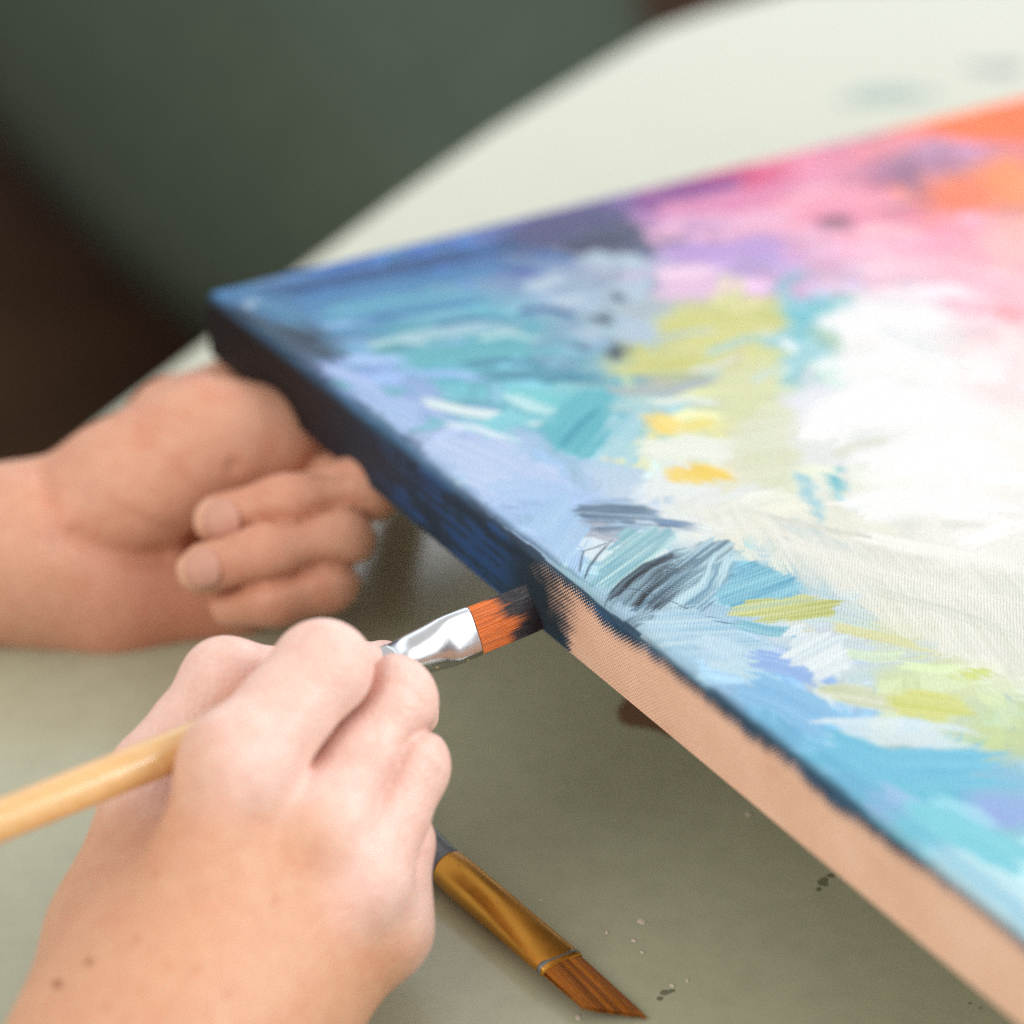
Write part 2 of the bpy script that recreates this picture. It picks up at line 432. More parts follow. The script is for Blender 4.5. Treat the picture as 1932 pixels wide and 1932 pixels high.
def inpoly(a, b, P):
    ins = np.zeros(len(a), bool); j = len(P) - 1; dist = np.full(len(a), 1e9)
    for i in range(len(P)):
        xi, yi = P[i]; xj, yj = P[j]
        cond = ((yi > b) != (yj > b))
        ins ^= cond & (a < (xj - xi) * (b - yi) / (yj - yi + 1e-15) + xi)
        dx, dy = xj - xi, yj - yi
        t = np.clip(((a - xi) * dx + (b - yi) * dy) / (dx * dx + dy * dy + 1e-18), 0, 1)
        dist = np.minimum(dist, np.hypot(a - xi - t * dx, b - yi - t * dy)); j = i
    return np.where(ins, dist, -dist)
def patch(poly, c1, c2=None, alpha=1.0, soft=0.0008, rough=0.0015, ang=0.3, streak=0.5, seed=0, hh=0.00012, fr=900, way=None):
    if way is not None:
        w_ = T(*way); ang = math.atan2(w_[1, 1] - w_[0, 1], w_[1, 0] - w_[0, 0])
    P = np.asarray(poly); c1 = lin(c1); c2 = lin(c2) if c2 is not None else np.clip(c1 * 1.2 + 0.01, 0, 1)
    lo = P.min(0) - 0.004; hi = P.max(0) + 0.004
    idx = np.nonzero((A > lo[0]) & (A < hi[0]) & (B > lo[1]) & (B < hi[1]))[0]
    if len(idx) == 0: return
    a = A[idx]; b = B[idx]
    x = a * math.cos(ang) + b * math.sin(ang); y = -a * math.sin(ang) + b * math.cos(ang)
    st = 0.6 * vnoise(y * fr, x * 40, seed + 1) + 0.4 * vnoise(y * fr * 2.3, x * 70, seed + 2)
    d = inpoly(a, b, P) + rough * 2 * (fbm(a * 330, b * 330, seed + 5) - 0.5) + 0.0055 * (0.6 * vnoise(y * fr * 0.7, x * 12, seed + 6) + 0.4 * vnoise(y * fr * 1.9, x * 20, seed + 7) - 0.5)
    al = sstep(d, -soft, soft) * alpha
    al = al * (0.72 + 0.28 * sstep(fbm(y * fr * 0.5, x * 25, seed + 8), 0.25, 0.5))
    m = np.clip(0.5 + (st - 0.5) * 2.2 * streak, 0, 1)[:, None]
    put(idx, al, c1 * (1 - m) + c2 * m, hh * (st * 1.3 - 0.1))

# --- a skin of loose marks that pick up the colour they are laid over
rs = np.random.default_rng(11)
for k in range(1300):
    big = k < 420
    c = np.array([rs.uniform(-0.005, 0.37), rs.uniform(0.002, 0.36) if not big else rs.uniform(0.002, 0.42)])
    base = field(c[None, 0] + 0.006 * rs.normal(), c[None, 1] + 0.008 * rs.normal(), 5)[0]
    ang = rs.choice([0.75, 1.1, 2.3, 0.2, 1.5]) + rs.normal() * 0.3
    L = rs.uniform(0.012, 0.034) * (1.2 if big else 0.7); w = rs.uniform(0.006, 0.013) * (1.2 if big else 0.6)
    d = np.array([math.cos(ang), math.sin(ang)]); n = np.array([-d[1], d[0]]) * rs.normal() * L * 0.12
    v = rs.normal() * 0.15
    white = base.min() > 0.62
    amp = 0.35 if white else 1.0
    col = np.clip(base * (1 + v * amp) + rs.normal(size=3) * 0.02 * amp, 0, 1)
    s255 = 255 * np.where(col <= 0.0031308, col * 12.92, 1.055 * col ** (1 / 2.4) - 0.055)
    stroke([c - d * L / 2, c + n, c + d * L / 2], w, s255, np.clip(s255 + rs.uniform(4, 34) * (0.4 if white else 1), 0, 250), alpha=rs.uniform(0.45, 0.9), soft=0.16, streak=0.8, dry=rs.uniform(0, 0.7), seed=1000 + k, hh=0.00012)

# --- the marks one can pick out in the photograph
i = [0]
def ST(pp, w, c1, c2=None, **k):
    i[0] += 1; stroke(T(*pp), w * 0.001, c1, c2, seed=3000 + 7 * i[0], **k)
def PT(pp, c1, c2=None, **k):
    i[0] += 1; patch(T(*pp), c1, c2, seed=5000 + 7 * i[0], **k)
# far band: blue, navy, purple, pink, orange
ST([(470, 560), (700, 520), (960, 462)], 12, (28, 62, 112), (58, 112, 164), streak=0.9)
ST([(560, 575), (760, 535), (980, 500)], 9, (56, 112, 164), (90, 150, 190), dry=0.4)
ST([(980, 455), (1080, 425), (1180, 395)], 20, (60, 66, 108), (98, 96, 140))
PT([(1080, 440), (1200, 415), (1225, 455), (1160, 480), (1060, 480)], (64, 70, 100), (95, 100, 130), soft=0.003)
ST([(1190, 392), (1300, 362), (1420, 335)], 10, (100, 60, 140), (170, 90, 160))
ST([(1420, 350), (1470, 325)], 16, (208, 60, 115), (225, 100, 150), soft=0.3)
ST([(1240, 400), (1400, 375), (1560, 330)], 14, (214, 130, 175), (236, 160, 190), alpha=0.8)
ST([(1230, 440), (1400, 415), (1520, 400)], 16, (226, 175, 208), (240, 190, 215), alpha=0.8)
ST([(1240, 475), (1350, 470), (1470, 465)], 14, (172, 140, 205), (200, 170, 220))
ST([(1240, 520), (1300, 512), (1350, 508)], 10, (232, 200, 226), (240, 214, 232))
ST([(1480, 400), (1600, 380), (1720, 390)], 20, (238, 150, 175), (244, 178, 198), alpha=0.8)
PT([(1535, 400), (1610, 405), (1600, 430), (1545, 425)], (128, 92, 118), (150, 110, 130), soft=0.003)
PT([(1665, 325), (1720, 300), (1745, 330), (1735, 370), (1690, 345)], (132, 100, 130), (160, 120, 150), soft=0.004)
PT([(1760, 345), (1830, 335), (1880, 365), (1840, 400), (1780, 395)], (238, 118, 85), (245, 145, 110), soft=0.004)
PT([(1745, 250), (1850, 195), (1990, 165), (1990, 270), (1880, 265), (1800, 262)], (255, 108, 45), (255, 135, 80), soft=0.003)
ST([(1600, 300), (1720, 262), (1760, 245)], 14, (236, 140, 165), (245, 160, 160), alpha=0.8)
ST([(1650, 480), (1780, 500), (1920, 560)], 20, (240, 176, 196), (246, 200, 212), alpha=0.6)
ST([(1880, 580), (1940, 600)], 18, (240, 160, 170), (245, 190, 195), soft=0.4)
# grey blue flowers with dark hearts
for p in [(1110, 480, 1170, 500), (1180, 480, 1220, 510), (1000, 545, 1070, 520), (1050, 575, 1110, 560), (1150, 540, 1210, 560), (1080, 645, 1140, 620), (1170, 640, 1230, 610)]:
    ST([(p[0], p[1]), (p[2], p[3])], 13, (160, 182, 205), (190, 206, 220), soft=0.3)
for p in [(1140, 600, 20, 13), (1162, 663, 24, 15), (1100, 655, 14, 9), (1165, 560, 12, 8)]:
    PT([(p[0] - p[2], p[1]), (p[0], p[1] - p[3]), (p[0] + p[2], p[1]), (p[0], p[1] + p[3])], (30, 42, 66), (62, 80, 104), soft=0.0025)
# teal field
ST([(640, 590), (760, 565), (950, 560)], 12, (84, 150, 188), (112, 178, 200), alpha=0.8)
ST([(740, 640), (850, 625), (960, 610)], 8, (150, 185, 205), (170, 205, 215), dry=0.3)
ST([(760, 680), (900, 660), (1070, 650)], 13, (88, 168, 182), (118, 190, 200))
ST([(900, 712), (1000, 706), (1130, 710)], 9, (78, 140, 165), (100, 165, 185))
ST([(950, 735), (1050, 760), (1140, 745)], 12, (110, 195, 205), (140, 210, 215))
ST([(805, 758), (870, 775), (1010, 795)], 6, (200, 222, 228), (222, 234, 234))
ST([(960, 745), (1010, 770), (1060, 780)], 7, (165, 215, 222), (190, 226, 230))
PT([(1020, 800), (1080, 740), (1170, 720), (1160, 780), (1120, 860), (1060, 860)], (84, 172, 188), (110, 190, 202), way=((1030, 850), (1160, 730)))
ST([(900, 820), (960, 790), (1030, 800)], 9, (120, 195, 208), (150, 212, 222))
PT([(1130, 850), (1160, 790), (1215, 770), (1210, 850), (1190, 880)], (150, 200, 214), (180, 215, 226), way=((1140, 870), (1210, 775)))
for q in [((820, 612), (900, 598), (985, 602), 5, (52, 112, 158), (104, 166, 192)), ((860, 692), (950, 680), (1040, 690), 5, (62, 124, 158), (110, 176, 194)),
          ((985, 588), (1030, 582), (1075, 592), 6, (44, 84, 140), (90, 134, 176)), ((690, 655), (740, 642), (800, 645), 5, (150, 196, 206), (184, 214, 220)),
          ((905, 640), (960, 628), (1010, 640), 4, (160, 206, 212), (190, 222, 224)), ((1010, 720), (1070, 712), (1130, 722), 5, (58, 120, 150), (100, 168, 186)),
          ((840, 800), (900, 808), (960, 830), 5, (190, 214, 232), (214, 228, 238)), ((1060, 840), (1090, 800), (1130, 770), 6, (64, 156, 176), (110, 192, 204)),
          ((700, 600), (800, 585), (900, 570), 6, (50, 110, 164), (88, 150, 190)), ((1000, 655), (1060, 640), (1110, 650), 6, (100, 150, 180), (150, 190, 205)),
          ((1230, 760), (1300, 752), (1360, 760), 5, (210, 222, 210), (230, 234, 224)), ((1400, 620), (1440, 600), (1475, 590), 6, (184, 190, 104), (214, 212, 140)),
          ((1180, 700), (1250, 688), (1320, 680), 6, (186, 190, 96), (212, 208, 130)), ((1060, 470), (1120, 455), (1190, 450), 9, (46, 52, 84), (84, 88, 120)),
          ((1010, 478), (1050, 486), (1090, 492), 8, (40, 88, 160), (84, 130, 184)), ((1490, 420), (1560, 400), (1640, 400), 8, (224, 120, 160), (242, 170, 192)),
          ((1640, 350), (1690, 340), (1730, 352), 8, (150, 96, 130), (190, 130, 160)), ((1380, 455), (1440, 448), (1500, 452), 7, (160, 124, 196), (196, 166, 216)),
          ((1700, 430), (1780, 420), (1860, 432), 9, (236, 140, 160), (246, 176, 186)), ((1850, 300), (1900, 285), (1940, 280), 9, (200, 120, 150), (236, 160, 150))]:
    ST(q[:3], q[3], q[4], q[5], dry=0.35, streak=1.1, soft=0.25)
# the dark shoulder near the far corner
PT([(385, 575), (430, 572), (520, 595), (610, 625), (652, 668), (612, 690), (640, 735), (760, 815), (790, 850), (560, 700)], (26, 28, 38), (58, 78, 104), soft=0.006, rough=0.004, streak=0.8)
PT([(440, 560), (540, 555), (590, 600), (520, 610)], (66, 118, 160), (92, 145, 180), soft=0.004)
PT([(462, 572), (475, 568), (484, 576), (472, 584)], (150, 175, 200), soft=0.0012)
# periwinkle clouds along the front edge
ST([(615, 690), (680, 720), (720, 745)], 7, (158, 180, 228), (185, 205, 240))
PT([(640, 700), (700, 735), (790, 760), (800, 800), (760, 815), (690, 760)], (150, 176, 222), (182, 204, 236), ang=0.2)
PT([(790, 845), (850, 820), (950, 830), (1000, 870), (1060, 880), (1080, 930), (990, 940), (930, 960), (860, 900)], (170, 192, 228), (196, 212, 236), rough=0.003)
ST([(930, 930), (1010, 925), (1090, 940)], 14, (160, 190, 228), (178, 206, 234), alpha=0.8)
PT([(1000, 960), (1080, 930), (1110, 1000), (1090, 1080), (1030, 1040)], (156, 190, 226), (176, 206, 232), way=((1020, 1030), (1090, 940)))
# yellow greens
PT([(1240, 605), (1290, 580), (1450, 560), (1485, 575), (1480, 610), (1420, 645), (1330, 690), (1290, 705), (1150, 705), (1145, 690), (1250, 665), (1300, 640)], (196, 198, 116), (218, 216, 160), ang=0.9, soft=0.004, alpha=0.85, streak=1.1)
ST([(1260, 620), (1330, 600), (1400, 610)], 8, (188, 192, 110), (212, 212, 140))
PT([(1330, 720), (1440, 670), (1475, 690), (1460, 740), (1400, 790), (1360, 760)], (205, 210, 160), (220, 220, 185), ang=1.3, soft=0.003)
ST([(1150, 735), (1250, 740), (1340, 715)], 6, (150, 165, 168), (185, 195, 195), dry=0.3)
PT([(1485, 580), (1530, 565), (1590, 560), (1545, 600), (1520, 650), (1490, 640)], (96, 180, 198), (140, 205, 215), soft=0.004)
ST([(1480, 690), (1520, 670), (1550, 650)], 10, (140, 198, 208), (180, 215, 222), soft=0.3)
PT([(1205, 785), (1250, 780), (1290, 795), (1280, 818), (1240, 822)], (240, 208, 90), (246, 222, 130), soft=0.002)
ST([(1290, 810), (1320, 800), (1345, 790)], 8, (228, 215, 120), (235, 228, 160), soft=0.3)
PT([(1258, 890), (1280, 875), (1340, 876), (1378, 890), (1370, 906), (1310, 912), (1270, 905)], (232, 200, 84), (242, 216, 120), soft=0.002)
ST([(1220, 850), (1300, 842), (1380, 850)], 13, (222, 228, 218), (234, 236, 226))
PT([(1390, 800), (1450, 760), (1500, 770), (1480, 850), (1500, 930), (1420, 910), (1380, 860)], (208, 213, 180), (222, 224, 205), ang=1.4, soft=0.003)
# breaks across the yellow green, mottling in the pinks
for q in [((1330, 668), (1400, 640), (1470, 628), 5, (150, 200, 204), (196, 218, 206)), ((1240, 640), (1290, 628), (1340, 622), 5, (176, 192, 190), (206, 212, 196)),
          ((1380, 585), (1420, 575), (1450, 570), 5, (222, 214, 158), (230, 222, 180)), ((1440, 650), (1475, 630), (1500, 615), 5, (120, 188, 198), (170, 210, 212)),
          ((1300, 700), (1350, 690), (1400, 672), 4, (206, 212, 196), (226, 228, 216)), ((1420, 720), (1450, 700), (1490, 690), 5, (190, 214, 200), (214, 222, 206)),
          ((1590, 345), (1640, 330), (1690, 318), 6, (176, 112, 150), (214, 150, 180)), ((1660, 395), (1720, 385), (1770, 390), 6, (150, 104, 136), (206, 140, 168)),
          ((1500, 370), (1550, 356), (1600, 350), 6, (244, 190, 206), (248, 206, 216)), ((1320, 400), (1380, 388), (1430, 385), 6, (196, 110, 164), (226, 150, 190)),
          ((1760, 300), (1800, 290), (1850, 300), 7, (150, 104, 146), (196, 144, 176)), ((1620, 440), (1680, 430), (1740, 440), 7, (248, 196, 206), (250, 212, 218)),
          ((1280, 440), (1330, 428), (1390, 425), 6, (150, 116, 186), (196, 160, 206)), ((1880, 400), (1910, 395), (1950, 400), 7, (170, 110, 140), (220, 150, 160))]:
    ST(q[:3], q[3], q[4], q[5], dry=0.45, streak=1.1, soft=0.3, alpha=0.9)
# teal accents in the white
PT([(1500, 890), (1520, 900), (1550, 950), (1560, 985), (1545, 990), (1515, 940)], (140, 195, 208), (190, 216, 220), soft=0.002)
PT([(1560, 895), (1585, 885), (1592, 920), (1578, 930)], (100, 180, 195), (140, 205, 212), soft=0.002)
ST([(1575, 930), (1600, 950), (1625, 960)], 4, (150, 205, 214), (190, 220, 224), soft=0.3)
ST([(1660, 620), (1720, 640), (1790, 680)], 6, (212, 222, 226), (232, 234, 234), soft=0.4)
for p in [((1560, 700), (1700, 680), (1850, 700)), ((1600, 790), (1720, 770), (1880, 790)), ((1620, 880), (1750, 850), (1900, 880)), ((1600, 960), (1750, 940), (1920, 970)), ((1560, 620), (1650, 590), (1780, 600)), ((1540, 830), (1580, 780), (1660, 740))]:
    ST(p, 22, (238, 238, 238), (247, 246, 245), alpha=0.85, soft=0.3, hh=0.00025)
ST([(1620, 1010), (1760, 1040), (1932, 1075)], 10, (236, 234, 228), (245, 243, 238), soft=0.3)
ST([(1420, 965), (1500, 985), (1620, 1010)], 3.0, (190, 194, 184), (222, 222, 212), dry=0.5)
# the quiet off-white band
PT([(1280, 960), (1400, 950), (1650, 1030), (1990, 1090), (1990, 1330), (1800, 1230), (1600, 1130), (1500, 1085), (1400, 1020)], (218, 219, 207), (228, 228, 219), alpha=0.85, soft=0.006, ang=-0.4, streak=0.8)
ST([(1480, 1020), (1650, 1075), (1900, 1140)], 9, (224, 224, 216), (234, 233, 226), alpha=0.7, soft=0.3)
ST([(1640, 1110), (1780, 1150), (1932, 1200)], 5, (200, 204, 192), (222, 222, 212), alpha=0.6, dry=0.4)
# dark smoky marks in focus
PT([(1090, 952), (1180, 944), (1215, 950), (1250, 985), (1180, 988), (1095, 980)], (84, 104, 128), (165, 192, 212), way=((1090, 958), (1230, 966)), streak=1.5, fr=1300)
ST([(1095, 962), (1150, 958), (1225, 964)], 4, (60, 76, 98), (120, 144, 168), dry=0.6, streak=1.2)
ST([(1115, 1000), (1230, 995), (1310, 1000)], 3.5, (64, 88, 114), (160, 190, 212), dry=0.8, streak=1.3)
ST([(1240, 985), (1290, 990), (1340, 1004)], 5, (56, 78, 108), (130, 160, 190), dry=0.8, streak=1.2)
PT([(1175, 1000), (1260, 1000), (1290, 1010), (1240, 1060), (1150, 1125), (1120, 1100)], (128, 178, 192), (186, 218, 220), way=((1130, 1100), (1262, 1004)), streak=1.4, fr=1200)
PT([(1290, 1040), (1340, 1010), (1400, 1030), (1370, 1090), (1320, 1150), (1230, 1170), (1160, 1130), (1215, 1070)], (96, 130, 152), (176, 204, 216), way=((1190, 1150), (1350, 1030)), streak=1.6, fr=1200)
ST([(1150, 1135), (1185, 1098), (1225, 1068), (1285, 1042)], 4.0, (22, 30, 44), (110, 136, 154), dry=0.5, streak=1.2, nb=6)
ST([(1180, 1142), (1215, 1108), (1250, 1080), (1295, 1056)], 7.0, (20, 26, 36), (130, 158, 174), dry=0.6, streak=1.5, nb=9)
ST([(1222, 1152), (1262, 1116), (1290, 1092), (1325, 1072)], 5.0, (40, 54, 70), (140, 170, 186), dry=0.7, streak=1.5, nb=7)
ST([(1290, 1148), (1335, 1110), (1352, 1082), (1362, 1055)], 7, (120, 160, 182), (186, 216, 226), streak=1.5)
ST([(1175, 1182), (1230, 1162), (1300, 1148)], 6, (70, 94, 116), (165, 194, 210), dry=0.8, streak=1.4)
ST([(1094, 1078), (1097, 1058), (1101, 1040), (1126, 1032), (1152, 1022)], 0.9, (24, 38, 60), (70, 96, 120), soft=0.5, dry=0.35)
ST([(1104, 1088), (1112, 1070), (1128, 1048), (1150, 1024)], 1.2, (18, 30, 50), (50, 70, 98), soft=0.5, dry=0.2)
ST([(1158, 1112), (1200, 1112), (1260, 1132), (1320, 1160), (1400, 1175)], 0.8, (34, 58, 82), (110, 140, 160), soft=0.5, dry=0.6)
ST([(1320, 1166), (1350, 1172), (1420, 1182)], 0.9, (30, 70, 100), (80, 130, 160), soft=0.5, dry=0.5)
PT([(1370, 1090), (1420, 1060), (1480, 1080), (1510, 1110), (1480, 1150), (1390, 1150), (1350, 1130)], (104, 170, 196), (146, 200, 216), way=((1360, 1130), (1480, 1085)), streak=1.0, fr=1200)
PT([(1365, 1150), (1410, 1132), (1520, 1120), (1585, 1140), (1570, 1162), (1480, 1168), (1400, 1165)], (182, 188, 110), (206, 210, 150), way=((1380, 1160), (1570, 1135)), streak=1.0)
ST([(1380, 1175), (1450, 1190), (1520, 1195)], 5, (110, 175, 195), (160, 205, 218), dry=0.3)
ST([(1560, 1180), (1660, 1200), (1760, 1225)], 6, (206, 208, 150), (222, 222, 190), dry=0.5, soft=0.3)
# light blues by the near edge
PT([(1180, 1190), (1280, 1150), (1380, 1180), (1450, 1220), (1420, 1290), (1300, 1240)], (158, 196, 216), (190, 216, 228), way=((1190, 1200), (1400, 1190)), streak=0.9)
PT([(1300, 1200), (1360, 1195), (1420, 1225), (1400, 1250), (1330, 1235)], (176, 206, 226), (200, 222, 234), ang=0.3)
ST([(1420, 1240), (1500, 1260), (1560, 1290)], 9, (140, 172, 222), (160, 192, 230))
PT([(1500, 1185), (1590, 1200), (1600, 1260), (1540, 1280), (1480, 1240)], (206, 220, 226), (224, 232, 234), way=((1500, 1250), (1590, 1200)), streak=0.9)
ST([(1400, 1290), (1500, 1330), (1600, 1390)], 14, (126, 180, 220), (150, 198, 228))
PT([(1540, 1300), (1600, 1285), (1720, 1320), (1800, 1350), (1700, 1355), (1600, 1330)], (190, 200, 160), (218, 220, 200), way=((1540, 1305), (1790, 1345)), streak=0.8)
PT([(1660, 1310), (1740, 1300), (1820, 1320), (1835, 1345), (1760, 1360), (1700, 1345)], (200, 206, 116), (218, 220, 150), way=((1670, 1320), (1830, 1340)), soft=0.0015)
PT([(1790, 1275), (1850, 1265), (1830, 1290)], (196, 210, 110), (212, 220, 140), soft=0.0015)
PT([(1850, 1395), (1940, 1350), (1990, 1380), (1990, 1460), (1900, 1430)], (190, 206, 138), (208, 218, 166), soft=0.004, alpha=0.8)
ST([(1560, 1380), (1700, 1380), (1830, 1400)], 12, (200, 222, 230), (222, 232, 236), alpha=0.8)
ST([(1540, 1400), (1680, 1450), (1880, 1450)], 16, (104, 182, 214), (130, 200, 222))
ST([(1650, 1500), (1760, 1560), (1840, 1600)], 12, (150, 180, 224), (172, 200, 232), alpha=0.8)
ST([(1700, 1540), (1800, 1570), (1932, 1640)], 14, (110, 195, 212), (150, 216, 226))
ST([(1760, 1620), (1860, 1670), (1960, 1720)], 14, (180, 222, 232), (208, 234, 240))
# dark blue-green rim along the front edge, broken and uneven
rim_pts = np.array([[x, 0.0] for x in np.linspace(-0.002, LA, 40)])
stroke(rim_pts[:22], 0.0080, (24, 44, 70), (46, 92, 126), alpha=0.9, soft=0.45, seed=91, streak=0.8)
stroke(rim_pts[19:], 0.0036, (30, 66, 92), (84, 148, 176), alpha=0.75, soft=0.5, seed=95, streak=0.8)
stroke(rim_pts[24:30] + [0, 0.0006], 0.0050, (22, 44, 60), (50, 96, 124), alpha=0.8, soft=0.5, dry=0.6, seed=96)
stroke(rim_pts[8:16] + [0, 0.002], 0.007, (46, 92, 130), (100, 150, 190), alpha=0.5, soft=0.5, dry=0.6, seed=92)
stroke(rim_pts[26:] + [0, 0.005], 0.010, (70, 150, 190), (110, 185, 210), alpha=0.5, soft=0.5, dry=0.6, seed=93)
# far rim (left side of the canvas)
stroke(np.array([[0.0005, y] for y in np.linspace(-0.002, 0.2, 12)]), 0.008, (44, 84, 150), (70, 120, 185), alpha=0.9, soft=0.3, seed=94)

# --- the front side: navy where already painted, bare peach primer beyond the brush
onside = B < 0.0012
sd = np.nonzero(onside)[0]
a = A[sd]; b = B[sd]
g = to_side(1040, 1150)[0]
n1 = fbm(a * 120, b * 120, 21); n2 = vnoise(b * 900, a * 60, 22)
navy = np.array([0.018, 0.046, 0.082])[None] * (0.7 + 0.8 * n1[:, None])
blue = lin((44, 88, 142)); near_blk = lin((30, 22, 26))
k = sstep(a, 0.05, 0.135)[:, None]
navy = near_blk * (1 - k) + navy * k
bl = (sstep(n1 * 0.6 + 0.4 * n2, 0.50, 0.62) * sstep(a, 0.10, 0.13) * (1 - sstep(a, 0.165, 0.18)))[:, None]
navy = navy * (1 - bl * 0.8) + blue * bl * 0.8
COL[sd] = COL[sd] * (1 - sstep(-b, -0.0012, 0.0012)[:, None]) + navy * sstep(-b, -0.0012, 0.0012)[:, None]
HGT[sd] *= 0.4
# cover: 1 = painted, 0 = bare primer, in between = dry brush caught on the weave
p0, p1_, p2_, p3_ = S((972, 1060), (1048, 1190), (1112, 1140), (1084, 1222))
def along_side(p, q, b): return p[0] + (q[0] - p[0]) * np.clip((b - p[1]) / (q[1] - p[1]), -0.2, 1.2)
wig = 0.003 * (vnoise(b * 900, a * 0 + 3, 23) - 0.5)
a_s = along_side(p0, p1_, b) + wig; a_e = along_side(p2_, p3_, b) + wig
cv = 0.98 - 0.98 * np.clip((a - a_s) / np.maximum(a_e - a_s, 0.002), 0, 1) ** 2.4 + 0.25 * (fbm(a * 260, b * 260, 27) - 0.5)
cv = np.where(a < a_s, 1.0, np.where(a > a_e, np.minimum(cv, 0.02), cv))
# paint that lapped over the upper rim: uneven hanging edge
lap = 0.0008 + 0.0030 * fbm(a * 60, a * 0 + 5, 31, 2) ** 1.5 + 0.0009 * vnoise(a * 420, a * 0 + 2, 35) + 0.0045 * sstep(vnoise(a * 75, a * 0, 33), 0.70, 0.95) * (a < 0.33)
lap = lap * (1 - 0.5 * sstep(a, 0.30, 0.36))
up = 1 - np.clip((-b - lap + 0.0026) / 0.0052, 0, 1)
COV[sd] = np.maximum(np.clip(cv, 0, 1), up)
rimcol = (lin((44, 80, 108)) * (0.3 + 1.6 * fbm(a * 200, b * 200, 41)[:, None]))
pastb = (sstep(a, g, g + 0.02) * sstep(-b, 0, 0.001))[:, None]
COL[sd] = COL[sd] * (1 - pastb) + rimcol * pastb
# wet dark paint that the brush has just laid
wetd = 1 - sstep(np.hypot((a - g + 0.002) / 0.016, (b + 0.010) / 0.010), 0.6, 1.2)
COL[sd] = COL[sd] * (1 - 0.6 * wetd[:, None]) + np.array([0.012, 0.034, 0.055]) * 0.6 * wetd[:, None]

lum = COL @ np.array([0.25, 0.65, 0.10])
COL = lum[:, None] + (COL - lum[:, None]) * np.where(B > 0.001, 0.98, 1.0)[:, None]
COL = 0.88 * np.clip(COL, 0, 1) ** 1.08
COL = np.clip(COL, 0.003, 0.86)

# --- fold the sheet over the bars
ca = np.clip(A, RR, LA - RR); cb = np.clip(B, RR, LB - RR)
da = A - ca; db = B - cb
Lx = np.maximum(np.abs(da), np.abs(db)); hyp = np.hypot(da, db) + 1e-12
ux = da / hyp; uy = db / hyp
th = np.minimum(Lx / RR, math.pi / 2)
out = RR * np.sin(th); down = RR * (1 - np.cos(th)) + np.maximum(Lx - RR * math.pi / 2, 0)
nx_, ny_, nz_ = ux * np.sin(th), uy * np.sin(th), np.cos(th)
HGT = HGT * 1.7
sag = -0.0006 * np.sin(np.clip(A / LA, 0, 1) * math.pi) * np.sin(np.clip(B / LB, 0, 1) * math.pi)
pa = ca + ux * out + nx_ * HGT; pb = cb + uy * out + ny_ * HGT; pz = -down + nz_ * HGT + sag
W = CORNER + pa[:, None] * E_NEAR + pb[:, None] * E_IN + pz[:, None] * E_UP
na, nb_ = len(ga), len(gb)
ii, jj = np.meshgrid(np.arange(na - 1), np.arange(nb_ - 1), indexing='ij')
q0 = (ii * nb_ + jj).ravel()
Q = np.stack([q0, q0 + nb_, q0 + nb_ + 1, q0 + 1], 1)
if np.dot(np.cross(E_NEAR, E_IN), E_UP) < 0: Q = Q[:, ::-1]
bot = CORNER + E_UP * -THICK
canvas = empty('stretched_canvas', tuple(map(float, bot)))
me = mesh_np('painted_cloth', W, Q)
set_col(me, 'paint', COL); set_float(me, 'cover', COV); set_vec(me, 'cloth', np.stack([A, B, 0 * A], 1))

